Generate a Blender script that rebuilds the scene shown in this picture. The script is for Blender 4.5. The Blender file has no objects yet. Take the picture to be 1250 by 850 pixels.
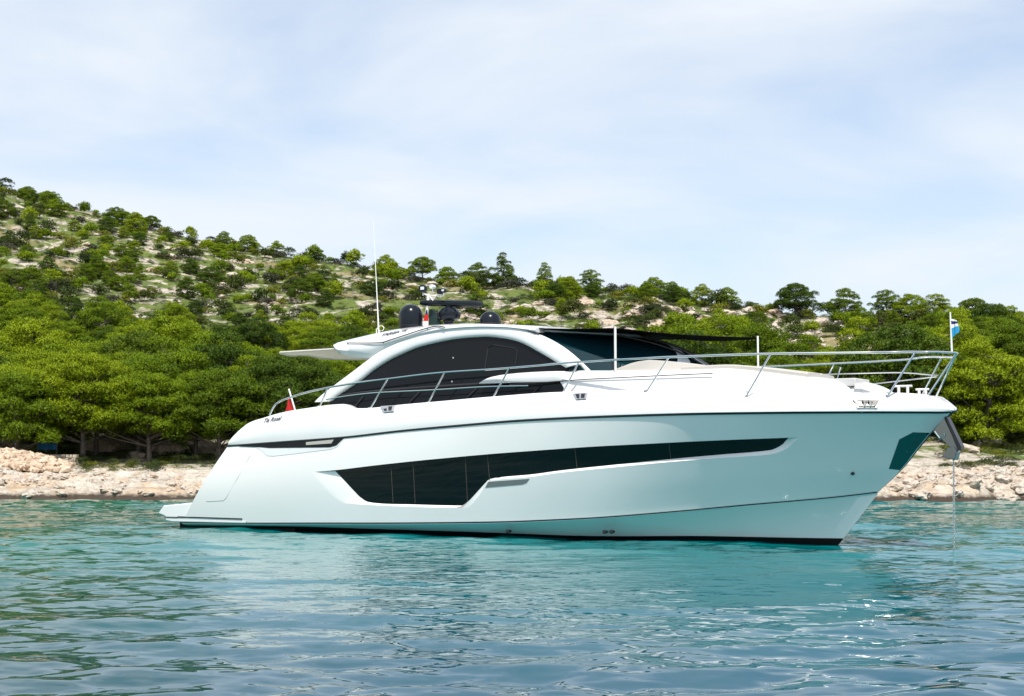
import bpy, bmesh, math, random, os
import numpy as np
from mathutils import Vector, noise, Matrix
R = math.radians
random.seed(7); rng = np.random.default_rng(7)
scene = bpy.context.scene
col = scene.collection

# ------------------------------------------------------------ camera, sky, sun, exposure
F, CH, YH = 1736.0, 1.9, 558.0          # focal length in photo pixels, eye height, horizon row
PITCH = math.atan((YH - 425) / F)
cam_d = bpy.data.cameras.new('camera'); cam = bpy.data.objects.new('camera', cam_d); col.objects.link(cam)
cam_d.sensor_width = 36; cam_d.lens = F / 1250 * 36; cam_d.clip_end = 6000; cam_d.clip_start = .1
cam.location = (0, 0, CH); cam.rotation_euler = (math.pi / 2 + PITCH, 0, 0)
scene.camera = cam

SUN_EL, SUN_AZ = R(60), R(174)          # azimuth clockwise from +Y (view direction)
W = bpy.data.worlds.new('World'); scene.world = W; W.use_nodes = True
nt = W.node_tree; N = nt.nodes; L = nt.links
bg = N['Background']; bg.inputs['Strength'].default_value = .115
sky = N.new('ShaderNodeTexSky'); sky.sky_type = 'NISHITA'; sky.sun_disc = False
sky.sun_elevation = SUN_EL; sky.sun_rotation = SUN_AZ; sky.dust_density = 2.0; sky.air_density = 1.0
tc = N.new('ShaderNodeTexCoord'); sx = N.new('ShaderNodeSeparateXYZ'); L.new(tc.outputs['Generated'], sx.inputs[0])
def mth(op, a, b_=None):
    m = N.new('ShaderNodeMath'); m.operation = op
    for i, v in enumerate((a, b_)):
        if v is None: continue
        if isinstance(v, (int, float)): m.inputs[i].default_value = v
        else: L.new(v, m.inputs[i])
    return m.outputs[0]
zz = mth('ADD', mth('ABSOLUTE', sx.outputs['Z']), .22)
cx = N.new('ShaderNodeCombineXYZ'); L.new(mth('DIVIDE', sx.outputs['X'], zz), cx.inputs[0]); L.new(mth('MULTIPLY', mth('DIVIDE', sx.outputs['Y'], zz), 1.25), cx.inputs[1])
n1 = N.new('ShaderNodeTexNoise'); n1.inputs['Scale'].default_value = 1.25; n1.inputs['Detail'].default_value = 8; n1.inputs['Roughness'].default_value = .5
n1.inputs['Distortion'].default_value = .35; L.new(cx.outputs[0], n1.inputs['Vector'])
cr = N.new('ShaderNodeValToRGB'); cr.color_ramp.elements[0].position = .38; cr.color_ramp.elements[0].color = (.34, .34, .34, 1)
cr.color_ramp.elements[1].position = .62; cr.color_ramp.elements[1].color = (.97, .97, .97, 1)
mx = N.new('ShaderNodeMixRGB'); mx.inputs[2].default_value = (5.85, 6.25, 6.75, 1)
L.new(n1.outputs['Fac'], cr.inputs[0])
sm = N.new('ShaderNodeVectorMath'); sm.operation = 'SCALE'; sm.inputs['Scale'].default_value = 1.35; L.new(sky.outputs[0], sm.inputs[0])
L.new(cr.outputs[0], mx.inputs[0]); L.new(sm.outputs[0], mx.inputs[1]); L.new(mx.outputs[0], bg.inputs['Color'])

sd = bpy.data.lights.new('sun', 'SUN'); sd.energy = 4.2; sd.angle = R(.53); sd.color = (1, .955, .88)
so = bpy.data.objects.new('sun', sd); col.objects.link(so)
sdir = Vector((math.sin(SUN_AZ) * math.cos(SUN_EL), math.cos(SUN_AZ) * math.cos(SUN_EL), math.sin(SUN_EL)))
so.rotation_euler = (-sdir).to_track_quat('-Z', 'Y').to_euler()
vs = scene.view_settings; vs.view_transform = 'Standard'; vs.look = 'None'; vs.exposure = 0.38; vs.gamma = 1; vs.use_curve_mapping = False
scene.cycles.max_bounces = 8; scene.cycles.transparent_max_bounces = 8
scene.cycles.caustics_reflective = False; scene.cycles.caustics_refractive = False

# ------------------------------------------------------------ pixel <-> space
def ray(px, py):
    x, y, z = (px - 625) / F, 1.0, (425 - py) / F
    return np.array([x, y * math.cos(PITCH) - z * math.sin(PITCH), y * math.sin(PITCH) + z * math.cos(PITCH)])
CAM = np.array([0, 0, CH])
def proj(p):
    d = np.asarray(p) - CAM
    y = d[..., 1] * math.cos(PITCH) + d[..., 2] * math.sin(PITCH); z = -d[..., 1] * math.sin(PITCH) + d[..., 2] * math.cos(PITCH)
    return 625 + F * d[..., 0] / y, 425 - F * z / y
def at_z(px, py, z):
    r = ray(px, py); return CAM + r * (z - CH) / r[2]
_S, _B = at_z(209, 643, 0), at_z(1024, 665, 0)
_v = _B - _S; _L = math.hypot(_v[0], _v[1])
YAW = math.atan2(-_v[1], _v[0]) + math.asin(2.2 / _L)
UX = np.array([math.cos(YAW), -math.sin(YAW), 0]); UN = np.array([-math.sin(YAW), -math.cos(YAW), 0])
ORG = _S - UN * 2.2
def b2w(p): p = np.asarray(p, float); return ORG + p[..., 0:1] * UX + p[..., 1:2] * UN + p[..., 2:3] * np.array([0, 0, 1.])
def P(px, py, Y):
    """point of the yacht's frame (forward, starboard, up) seen at a pixel, on the surface Y (number or function of X, Z)"""
    r = ray(px, py); y = Y if not callable(Y) else 1.8
    for _ in range(40):
        t = (y - (CAM - ORG) @ UN) / (r @ UN); q = CAM + r * t - ORG
        X, Z = q @ UX, q[2]
        if not callable(Y): break
        y = .5 * y + .5 * Y(X, Z)
    return np.array([X, y, Z])
def interp(tab, smooth=True):
    a = np.array(sorted(tab), float); x, y = a[:, 0], a[:, 1]
    if not smooth or len(x) < 3: return lambda q: np.interp(q, x, y)
    h = np.diff(x); s = np.diff(y) / h; m = np.zeros(len(x)); m[0], m[-1] = s[0], s[-1]
    for i in range(1, len(x) - 1):
        if s[i - 1] * s[i] > 0:
            w1, w2 = 2 * h[i] + h[i - 1], h[i] + 2 * h[i - 1]; m[i] = (w1 + w2) / (w1 / s[i - 1] + w2 / s[i])
    def f(q):
        q = np.clip(q, x[0], x[-1]); i = np.clip(np.searchsorted(x, q) - 1, 0, len(h) - 1); t = (q - x[i]) / h[i]
        return (2*t**3-3*t**2+1)*y[i] + (t**3-2*t**2+t)*h[i]*m[i] + (-2*t**3+3*t**2)*y[i+1] + (t**3-t**2)*h[i]*m[i+1]
    return f
def spline(pts, n):
    """resample a 3D polyline smoothly to n points"""
    p = np.array(pts, float); d = np.r_[0, np.cumsum(np.linalg.norm(np.diff(p, axis=0), axis=1))]
    q = np.linspace(0, d[-1], n)
    return np.stack([interp(list(zip(d, p[:, k])))(q) for k in range(p.shape[1])], 1)

# ------------------------------------------------------------ materials
def mat(name, color=(.8, .8, .8), rough=.5, metal=0, coat=0, spec=.5, nodes=None):
    m = bpy.data.materials.new(name); m.use_nodes = True; t = m.node_tree; b = t.nodes['Principled BSDF']
    b.inputs['Base Color'].default_value = (*color, 1); b.inputs['Roughness'].default_value = rough
    b.inputs['Metallic'].default_value = metal; b.inputs['Coat Weight'].default_value = coat; b.inputs['Coat Roughness'].default_value = .03
    b.inputs['Specular IOR Level'].default_value = spec
    if nodes: nodes(t, b)
    return m
def nd(t, kind, **kw):
    n = t.nodes.new(kind)
    for k, v in kw.items():
        if k in n.inputs: n.inputs[k].default_value = v
        else: setattr(n, k, v)
    return n
def ramp(t, src, stops):
    r = t.nodes.new('ShaderNodeValToRGB'); e = r.color_ramp.elements
    while len(e) < len(stops): e.new(.5)
    for i, (p, c) in enumerate(stops): e[i].position = p; e[i].color = (*c, 1) if len(c) == 3 else c
    t.links.new(src, r.inputs[0]); return r
def mix(t, fac, a, b, mode='MIX'):
    m = t.nodes.new('ShaderNodeMixRGB'); m.blend_type = mode
    for i, v in ((0, fac), (1, a), (2, b)):
        if hasattr(v, 'is_linked') or hasattr(v, 'links'): t.links.new(v, m.inputs[i])
        else: m.inputs[i].default_value = v if i == 0 else (*v, 1)
    return m.outputs[0]
def soft_dirt(amount, c0, c1, scale=1.2):
    def f(t, b):
        tcn = nd(t, 'ShaderNodeTexCoord'); n = nd(t, 'ShaderNodeTexNoise', Scale=scale, Detail=5.0)
        t.links.new(tcn.outputs['Object'], n.inputs['Vector'])
        r = ramp(t, n.outputs['Fac'], [(.35, c0), (.7, c1)]); t.links.new(r.outputs[0], b.inputs['Base Color'])
    return f
M = {}
M['gelcoat'] = mat('gelcoat', rough=.22, coat=.6, nodes=soft_dirt(0, (.70, .71, .715), (.75, .755, .755), .6))
M['hull_paint'] = mat('hull_paint', rough=.2, coat=.4, nodes=soft_dirt(0, (.85, .825, .81), (.87, .85, .84), .5))
M['grey_gelcoat'] = mat('grey_gelcoat', (.5, .5, .49), .5)
M['boot'] = mat('antifouling', (.006, .006, .007), .6, spec=.2)
M['black'] = mat('black_trim', (.012, .012, .014), .35)
M['tint'] = mat('tinted_glass', (.006, .007, .008), .05, spec=.22)
M['hullglass'] = mat('hull_glass', (.003, .004, .004), .03, spec=.35)
M['screen'] = mat('screen_glass', (.003, .022, .03), .03, spec=.45)
M['mull'] = mat('window_seal', (.07, .055, .045), .6)
M['steel'] = mat('stainless_steel', (.72, .72, .7), .12, metal=1)
M['mirror'] = mat('polished_steel', (.2, .22, .21), .15, metal=1)
def canvas_nodes(t, b):
    tr_ = nd(t, 'ShaderNodeBsdfTranslucent', Color=(.75, .7, .6, 1)); m_ = nd(t, 'ShaderNodeMixShader'); m_.inputs[0].default_value = .3
    out = t.nodes['Material Output']; t.links.new(b.outputs[0], m_.inputs[1]); t.links.new(tr_.outputs[0], m_.inputs[2]); t.links.new(m_.outputs[0], out.inputs['Surface'])
M['canvas'] = mat('canvas', (.75, .71, .63), .9, nodes=canvas_nodes)
M['mesh_shade'] = mat('mesh_shade', (.004, .004, .004), 1, spec=.05)
M['cushion'] = mat('cushion', (.42, .4, .37), .85)
M['radome'] = mat('dark_plastic', (.006, .009, .014), .2, spec=.3)
M['red'] = mat('red_cloth', (.55, .012, .012), .8)
M['blue'] = mat('blue_cloth', (.02, .3, .55), .8)
M['navy'] = mat('navy_cloth', (.01, .02, .12), .8)
M['white'] = mat('white_cloth', (.8, .8, .8), .8)
M['fin'] = mat('dark_cover', (.012, .035, .035), .5)
M['lens'] = mat('lamp_lens', (.7, .72, .75), .1)
M['whitemetal'] = mat('white_metal', (.78, .78, .74), .35)
M['letter'] = mat('lettering', (.05, .05, .06), .5)

# ------------------------------------------------------------ mesh helpers
def tag(o, label=None, cat=None, group=None, kind=None):
    if label: o['label'] = label
    if cat: o['category'] = cat
    if group: o['group'] = group
    if kind: o['kind'] = kind
    return o
def raw(name, verts, faces, mats, parent=None, smooth=True, flip=False, idx=None, sharp=35):
    v = np.array(verts, float)
    if flip: v = v * np.array([1, -1, 1])
    me = bpy.data.meshes.new(name); me.from_pydata(v.tolist(), [], [list(map(int, f)) for f in faces]); 
    for m in (mats if isinstance(mats, (list, tuple)) else [mats]): me.materials.append(m)
    if idx is not None: me.polygons.foreach_set('material_index', np.array(idx, dtype=np.int32))
    bm = bmesh.new(); bm.from_mesh(me); bmesh.ops.remove_doubles(bm, verts=bm.verts, dist=1e-5)
    bmesh.ops.recalc_face_normals(bm, faces=bm.faces); bm.to_mesh(me); bm.free()
    if smooth:
        me.polygons.foreach_set('use_smooth', [True] * len(me.polygons)); me.set_sharp_from_angle(angle=R(sharp))
    o = bpy.data.objects.new(name, me); col.objects.link(o)
    if parent: o.parent = parent
    return o
class MB:
    """collects shapes into one mesh, in the frame of the thing"""
    def __init__(s): s.v = []; s.f = []; s.m = []; s.k = 0
    def add(s, v, f, k=0):
        n = len(s.v); s.v += [tuple(map(float, p)) for p in v]; s.f += [[i + n for i in q] for q in f]; s.m += [k] * len(f)
    def grid(s, G, closeu=False, closev=False, k=0, capu=False):
        G = np.asarray(G, float); a, b = G.shape[:2]
        F_ = [(i*b+j, ((i+1) % a)*b+j, ((i+1) % a)*b+(j+1) % b, i*b+(j+1) % b) for i in range(a if closeu else a-1) for j in range(b if closev else b-1)]
        if capu: F_ += [list(range(b)), [(a-1)*b+j for j in range(b)]]
        s.add(G.reshape(-1, 3), F_, k)
    def box(s, c, d, rot=0, k=0, taper=1.0):
        x, y, z = np.array(d) / 2; cs, sn = math.cos(rot), math.sin(rot)
        v = []
        for sz in (-1, 1):
            q = taper if sz > 0 else 1
            for sx, sy in ((-1, -1), (1, -1), (1, 1), (-1, 1)):
                a, b = sx*x*q, sy*y*q; v.append((c[0]+a*cs-b*sn, c[1]+a*sn+b*cs, c[2]+sz*z))
        s.add(v, [(0,1,2,3),(4,5,6,7),(0,1,5,4),(1,2,6,5),(2,3,7,6),(3,0,4,7)], k)
    def tube(s, pts, r, n=8, k=0):
        p = np.array(pts, float); r = np.broadcast_to(np.asarray(r, float), (len(p),)); T = np.gradient(p, axis=0); T /= np.linalg.norm(T, axis=1)[:, None] + 1e-9
        ref = np.array([0, 0, 1.]) if abs(T[0][2]) < .9 else np.array([1., 0, 0]); rows = []
        for i in range(len(p)):
            a = np.cross(T[i], ref); a /= np.linalg.norm(a) + 1e-9; b = np.cross(T[i], a)
            rows.append([p[i] + r[i]*(math.cos(w)*a + math.sin(w)*b) for w in np.linspace(0, 2*math.pi, n, endpoint=False)])
        s.grid(rows, closev=True, k=k, capu=True)
    def lathe(s, c, prof, n=24, k=0, axis=2):
        rows = []
        for (r, h) in prof:
            q = []
            for w in np.linspace(0, 2*math.pi, n, endpoint=False):
                a, b = r*math.cos(w), r*math.sin(w)
                q.append({2: (c[0]+a, c[1]+b, c[2]+h), 0: (c[0]+h, c[1]+a, c[2]+b), 1: (c[0]+a, c[1]+h, c[2]+b)}[axis])
            rows.append(q)
        s.grid(rows, closev=True, k=k, capu=True)
    def prism(s, poly, off, k=0):
        """closed polygon of 3D points extruded by the vector off"""
        p = np.array(poly, float); n = len(p)
        s.add(np.r_[p, p + np.array(off)], [list(range(n)), list(range(n, 2*n))] + [(i, (i+1) % n, n+(i+1) % n, n+i) for i in range(n)], k)
    def build(s, name, mats, parent=None, smooth=True, flip=True, sharp=35, bevel=0):
        o = raw(name, s.v, s.f, mats, parent, smooth, flip, s.m, sharp)
        if bevel:
            b = o.modifiers.new('bevel', 'BEVEL'); b.width = bevel; b.segments = 3; b.limit_method = 'ANGLE'; b.angle_limit = R(40)
        return o
mirror = np.array([1, -1, 1.])

# ============================================================ TERRAIN
SX = interp([(px, v) for px, v in [(-900, 100), (-400, 95), (-200, 165), (0, 229), (75, 246), (130, 262), (195, 281), (260, 297), (330, 305), (400, 318), (470, 330), (560, 343),
      (620, 346), (680, 350), (740, 357), (800, 363), (850, 370), (940, 381), (1040, 388), (1130, 394), (1200, 404), (1250, 412), (1500, 430), (2100, 440)]])
SD = interp([(-900, 330), (-200, 310), (0, 300), (130, 290), (260, 278), (400, 262), (560, 235), (680, 215), (800, 198), (940, 185), (1040, 175), (1130, 168), (1250, 158), (1500, 150), (2100, 150)])
def shore(px): return 64.3 - .0022 * px + .7 * math.sin(px * .021) + .45 * math.sin(px * .057 + 1)
def ridge_h(px, D): return CH + (YH - float(SX(px))) / F * D
def nz(x, y, z, s, o=4): return noise.fractal(Vector((x / s, y / s, z)), .9, 2.1, o)
def ground(x, y, detail=True):
    y_ = max(y, 20); px = 625 + F * x / y_
    D = float(SD(px)); H = ridge_h(px, D); s = shore(px); d = y - s
    if d < 0: return max(-3.0, d * .35) 
    rocky = nz(x, y, 3.1, 1.6, 5) * .22 + abs(nz(x * .8, y, 9.1, .7, 4)) * .28
    lf = min(1, max(0, (px - 700) / 300))
    bank = (.88 + .18 * lf) * (1 - math.exp(-d / (1.3 + .6 * math.sin(px * .013)))) + .045 * min(d, 14) + rocky * math.exp(-((d - 3) / 5) ** 2)
    d1 = 78 - 9 * lf
    t = (y - d1) / (D - d1)
    if t <= 0: h = bank
    else:
        tt = min(t, 1); f = .72 * tt ** 1.25 + .28 * tt
        if t > 1: f = 1 - (t - 1) * .25
        h = bank + (H - bank) * f
        a = min(1, t * 6) * min(1, abs(1.02 - min(t, 1.02)) * 6 + .25)
        h += a * (nz(x, y, 0, 26) * 1.6 + nz(x, y, 5, 7) * .55 + nz(x, y, 8, 1.5) * .12)
        # old field terraces: short risers across the slope
        st = 2.6; q = (h + nz(x, y, 2, 30) * 2) / st; fr = q - math.floor(q)
        h += a * .55 * st * (fr ** 5 - fr) * .55 * max(0, min(1, .5 + nz(x, y, 12, 18) * 1.5))
    return h
cols = np.r_[np.linspace(-900, -60, 60), np.linspace(-55, 1305, 560), np.linspace(1310, 2100, 60)]
rows = np.r_[np.linspace(-6, 0, 6)[:-1], np.linspace(0, 14, 80)[:-1], 14 + 300 * np.linspace(0, 1, 230) ** 1.35, np.array([340, 420, 600.])]
tv = np.zeros((len(rows), len(cols), 3))
for j, px in enumerate(cols):
    s = shore(px)
    for i, r in enumerate(rows):
        y = s + r; x = (px - 625) / F * y; tv[i, j] = (x, y, ground(x, y))
_ground = ground
def ground(x, y, detail=True):
    y_ = max(y, 20); px = 625 + F * x / y_; r = y - shore(px)
    j = int(np.searchsorted(cols, px)) - 1; i = int(np.searchsorted(rows, r)) - 1
    if not (0 <= i < len(rows) - 1 and 0 <= j < len(cols) - 1): return _ground(x, y)
    a = (px - cols[j]) / (cols[j+1] - cols[j]); b = (r - rows[i]) / (rows[i+1] - rows[i])
    return float((tz_[i, j] * (1-a) + tz_[i, j+1] * a) * (1-b) + (tz_[i+1, j] * (1-a) + tz_[i+1, j+1] * a) * b)
tz_ = tv[:, :, 2]
def big_grid(name, G, m):
    a, b = G.shape[:2]; me = bpy.data.meshes.new(name)
    i, j = np.meshgrid(np.arange(a - 1), np.arange(b - 1), indexing='ij'); q = (i * b + j).ravel()
    f = np.stack([q, q + 1, q + b + 1, q + b], 1).astype(np.int32)
    me.vertices.add(a * b); me.vertices.foreach_set('co', G.reshape(-1).astype(np.float32))
    me.loops.add(f.size); me.loops.foreach_set('vertex_index', f.ravel())
    me.polygons.add(len(f)); me.polygons.foreach_set('loop_start', np.arange(0, f.size, 4, dtype=np.int32))
    me.polygons.foreach_set('use_smooth', np.ones(len(f), bool)); me.update(calc_edges=True); me.validate()
    me.materials.append(m); o = bpy.data.objects.new(name, me); col.objects.link(o); return o

def terrain_nodes(t, b):
    tcn = nd(t, 'ShaderNodeTexCoord'); geo = nd(t, 'ShaderNodeNewGeometry'); sep = nd(t, 'ShaderNodeSeparateXYZ'); t.links.new(tcn.outputs['Object'], sep.inputs[0])
    def ns(sc, det=6, rg=.6, dist=0):
        n = nd(t, 'ShaderNodeTexNoise', Scale=sc, Detail=float(det), Roughness=rg, Distortion=dist); t.links.new(tcn.outputs['Object'], n.inputs['Vector']); return n.outputs['Fac']
    rock = ramp(t, ns(1.3, 9, .72), [(.28, (.13, .11, .095)), (.45, (.4, .36, .31)), (.62, (.56, .52, .46)), (.8, (.68, .65, .6))]).outputs[0]
    soil = ramp(t, ns(.5, 6, .6), [(.3, (.2, .13, .07)), (.7, (.34, .25, .15))]).outputs[0]
    grass = ramp(t, ns(.9, 8, .75), [(.3, (.03, .045, .008)), (.5, (.075, .11, .012)), (.75, (.17, .18, .022))]).outputs[0]
    mpb = nd(t, 'ShaderNodeMapping'); mpb.inputs['Scale'].default_value = (.35, .35, 5); t.links.new(tcn.outputs['Object'], mpb.inputs[0])
    nb = nd(t, 'ShaderNodeTexNoise', Scale=1.4, Detail=7.0, Roughness=.65, Distortion=.6); t.links.new(mpb.outputs[0], nb.inputs['Vector'])
    rock = mix(t, .75, rock, ramp(t, nb.outputs['Fac'], [(.36, (.3, .25, .2)), (.46, (.8, .76, .7)), (.6, (1, .98, .95))]).outputs[0], 'MULTIPLY')
    crack = ramp(t, ns(2.3, 8, .75, 1.6), [(.4, (.45, .4, .36)), (.47, (1, 1, 1))]).outputs[0]
    rock = mix(t, 1.0, rock, crack, 'MULTIPLY')
    g1 = ramp(t, ns(.22, 9, .66, .4), [(.505, (0, 0, 0)), (.555, (1, 1, 1))]).outputs[0]
    c = mix(t, g1, grass, rock)
    s1 = ramp(t, ns(.12, 5, .5), [(.55, (0, 0, 0)), (.66, (.55, .55, .55))]).outputs[0]
    c = mix(t, s1, c, soil)
    # bank by the water is bare rock, wet and dark at the waterline
    mr = nd(t, 'ShaderNodeMapRange'); mr.inputs[1].default_value = 1.25; mr.inputs[2].default_value = 1.75; t.links.new(sep.outputs['Z'], mr.inputs[0])
    bank = mix(t, ramp(t, ns(.35, 5, .6), [(.5, (0, 0, 0)), (.6, (.75, .75, .75))]).outputs[0], mix(t, .3, rock, (.64, .57, .47)), (.46, .3, .16))
    c = mix(t, mr.outputs[0], mix(t, .4, bank, rock), c)
    ad = nd(t, 'ShaderNodeMath', operation='MULTIPLY_ADD'); t.links.new(ns(3, 5, .6), ad.inputs[0]); ad.inputs[1].default_value = -.35; t.links.new(sep.outputs['Z'], ad.inputs[2])
    wet = nd(t, 'ShaderNodeMapRange'); wet.inputs[1].default_value = -.02; wet.inputs[2].default_value = .14; t.links.new(ad.outputs[0], wet.inputs[0])
    c = mix(t, wet.outputs[0], (.045, .03, .018), c)
    t.links.new(c, b.inputs['Base Color']); b.inputs['Roughness'].default_value = .9
    bp = nd(t, 'ShaderNodeBump', Strength=.9, Distance=.12); t.links.new(ns(2.6, 10, .7), bp.inputs['Height']); t.links.new(bp.outputs[0], b.inputs['Normal'])
M['terrain'] = mat('limestone_hillside', nodes=terrain_nodes)
tag(big_grid('hillside', tv, M['terrain']), kind='structure')
def ground_at(px, py):
    """where the line of sight of a pixel first meets the hillside"""
    r = ray(px, py); d = 60.0
    while d < 340:
        p = CAM + r * d
        if p[2] < ground(p[0], p[1]): return p
        d += 1.0 if d < 120 else 2.0
    return None

# ============================================================ WATER
def water_nodes(t, b):
    b.inputs['Roughness'].default_value = .025; b.inputs['IOR'].default_value = 1.5; b.inputs['Specular IOR Level'].default_value = .6
    tcn = nd(t, 'ShaderNodeTexCoord')
    n0 = nd(t, 'ShaderNodeTexNoise', Scale=.09, Detail=3.0); t.links.new(tcn.outputs['Object'], n0.inputs['Vector'])
    s0 = nd(t, 'ShaderNodeSeparateXYZ'); t.links.new(tcn.outputs['Object'], s0.inputs[0])
    def m2(op, a, b_, c_=0.):
        m = nd(t, 'ShaderNodeMath', operation=op)
        for i, v in enumerate((a, b_, c_)):
            if isinstance(v, (int, float)): m.inputs[i].default_value = v
            else: t.links.new(v, m.inputs[i])
        return m.outputs[0]
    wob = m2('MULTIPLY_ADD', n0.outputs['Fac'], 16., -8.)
    turquoise = nd(t, 'ShaderNodeMapRange'); turquoise.interpolation_type = 'SMOOTHSTEP'; turquoise.inputs[1].default_value = 9; turquoise.inputs[2].default_value = 32; t.links.new(m2('ADD', s0.outputs['Y'], wob), turquoise.inputs[0])  # turquoise towards the yacht: water colour with the hull's reflection painted in
    green_refl = nd(t, 'ShaderNodeMapRange'); green_refl.interpolation_type = 'SMOOTHSTEP'; green_refl.inputs[1].default_value = 2; green_refl.inputs[2].default_value = -7
    t.links.new(m2('ADD', m2('MULTIPLY_ADD', s0.outputs['Y'], .18, s0.outputs['X']), m2('MULTIPLY', wob, .5)), green_refl.inputs[0])  # greener at the left: dark tree reflections painted into the water colour
    c = mix(t, turquoise.outputs[0], (.0, .052, .085), (.0, .132, .14)); c = mix(t, green_refl.outputs[0], c, mix(t, turquoise.outputs[0], (.0, .036, .014), (.0, .105, .068))); t.links.new(c, b.inputs['Base Color'])
    mp_ = nd(t, 'ShaderNodeMapping'); mp_.inputs['Scale'].default_value = (.55, 1.5, 1); t.links.new(tcn.outputs['Object'], mp_.inputs[0])
    n = nd(t, 'ShaderNodeTexNoise', Scale=3.6, Detail=2.0, Roughness=.45); t.links.new(mp_.outputs[0], n.inputs['Vector'])
    sp = nd(t, 'ShaderNodeSeparateXYZ'); t.links.new(tcn.outputs['Object'], sp.inputs[0]); mr = nd(t, 'ShaderNodeMapRange'); mr.inputs[1].default_value = 12; mr.inputs[2].default_value = 42; mr.inputs[3].default_value = .1; mr.inputs[4].default_value = .5
    t.links.new(sp.outputs['Y'], mr.inputs[0]); bp = nd(t, 'ShaderNodeBump', Distance=.05); t.links.new(mr.outputs[0], bp.inputs['Strength']); t.links.new(n.outputs['Fac'], bp.inputs['Height']); t.links.new(bp.outputs[0], b.inputs['Normal'])
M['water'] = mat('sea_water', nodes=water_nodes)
yy = np.r_[np.linspace(-30, 5, 40)[:-1], 1 / np.linspace(1 / 5., 1 / 72., 1900), np.array([90, 140, 400., 1500])]
uu = np.r_[np.linspace(-3, -.42, 60)[:-1], np.linspace(-.42, .42, 600), np.linspace(.42, 3, 60)[1:]]
Yg, Ug = np.meshgrid(yy, uu, indexing='ij'); Xg = Ug * (np.abs(Yg) + 4)
dy = np.gradient(yy)[:, None] * np.ones_like(Xg); Zg = np.zeros_like(Xg)
wr = np.random.default_rng(3)
for k in range(120):
    lam = 10 ** wr.uniform(math.log10(.17), math.log10(5.0)); th = wr.normal(math.pi / 2 + .15, .42)
    slope = .0155 * (.55 if lam > 2.5 else 1.0 if lam > .5 else .7); a = slope * lam / (2 * math.pi) * 1.3
    kx, ky = 2 * math.pi / lam * math.cos(th), 2 * math.pi / lam * math.sin(th); ph = wr.uniform(0, 6.28)
    att = np.clip((lam / np.maximum(dy, .01) - 1.0) / 1.3, 0, 1)
    w_ = kx * Xg + ky * Yg + ph + .9 * np.sin(.31 * Xg + .17 * Yg + k)
    Zg += a * att * np.sin(w_)
patch = .75 + .45 * np.sin(.21 * Xg + 1.3) * np.sin(.17 * Yg + .5)
Zg *= patch; Zg[(Yg > 72)] = 0
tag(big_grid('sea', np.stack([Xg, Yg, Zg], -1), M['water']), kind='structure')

# ============================================================ YACHT
yacht = bpy.data.objects.new('motor_yacht', None); col.objects.link(yacht)
yacht.location = ORG; yacht.rotation_euler = (0, 0, -YAW)
tag(yacht, 'long white motor yacht with dark hull windows and arched cabin, anchored in the bay', 'yacht')
def ch(): return MB()

# --- hull lines: half breadths over the fraction u of each level, heights from the lines of the photo
XS1, XE1 = P(279, 546, 2.42)[0], 20.75
Br = interp([(0, 2.42), (.2, 2.5), (.42, 2.53), (.58, 2.47), (.7, 2.38), (.8, 2.12), (.88, 1.7), (.94, 1.17), (.98, .55), (1, .1)])
Bc = interp([(0, 2.34), (.3, 2.34), (.5, 2.2), (.65, 1.92), (.78, 1.46), (.88, .96), (.95, .48), (1, .015)])
brX = lambda X, Z=0: float(Br(np.clip((X - XS1) / (XE1 - XS1), 0, 1)))
XC0, XCE = P(222, 640, 2.34)[0], P(1071, 602, 0)[0]
bcX = lambda X, Z=0: float(Bc(np.clip((X - XC0) / (XCE - XC0), 0, 1)))
rub_px = [(279, 543.5), (340, 539), (420, 533), (490, 525), (560, 518.5), (640, 512), (720, 508), (800, 505.3), (880, 503.5), (960, 502.6), (1040, 502.2), (1100, 502.2), (1150, 502.5)]
rz = interp([tuple(P(a, b, brX)[[0, 2]]) for a, b in rub_px] + [(20.75, P(1166, 502, .1)[2])])
ch_px = [(222, 639), (300, 640), (380, 640), (500, 640), (619, 638.5), (680, 636), (720, 634), (816, 626.5), (911, 617.8), (1020, 608)]
cz = interp([tuple(P(a, b, bcX)[[0, 2]]) for a, b in ch_px] + [(XCE, P(1071, 602, 0)[2])])
stem_pts = [P(*q, 0) for q in [(1024, 664.5), (1046, 635), (1071, 602), (1088, 586), (1104, 570), (1122, 547), (1139, 527), (1154, 512)]]
stemX = interp([(q[2], q[0]) for q in stem_pts] + [(P(1166, 502, .1)[2], 20.7), (-.8, 16.8), (-.3, 17.8)])
ZCE, ZRE = float(cz(XCE)), float(rz(20.75))
XSB = P(250, 612, 2.36)
def hull(u, t):
    """topside surface, u along, t from chine (0) to rubbing strake (1)"""
    u = np.asarray(u, float); t = np.asarray(t, float)
    xs0, xs = XC0 * (1 - t) + XS1 * t, None
    zend = ZCE + (ZRE - ZCE) * t; xe = stemX(zend)
    X = xs0 + u * (xe - xs0)
    Xc = XC0 + u * (XCE - XC0); Xr = XS1 + u * (XE1 - XS1)
    Z = cz(Xc) * (1 - t) + rz(Xr) * t
    g = t ** (1 + .3 * u ** 2)
    bulge = .10 * np.sin(math.pi * t) * (1 - u ** 3)
    Y = Bc(u) * (1 - g) + Br(u) * g + bulge * (1 - u)
    return np.stack([X, Y * np.clip(1, 0, 1), Z], -1)
def hull_uv(px, py, u=.5, t=.5):
    for _ in range(60):
        p = np.array(proj(b2w(hull(u, t)))); e = np.array([px, py]) - p
        if abs(e).max() < .02: break
        J = np.stack([(np.array(proj(b2w(hull(u + 1e-4, t)))) - p) / 1e-4, (np.array(proj(b2w(hull(u, t + 1e-4)))) - p) / 1e-4], 1)
        s = np.linalg.solve(J, e); s = np.clip(s, -.15, .15); u = float(np.clip(u + s[0], 0, .999)); t = float(np.clip(t + s[1], 0.001, 1))
    return u, t
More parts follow.
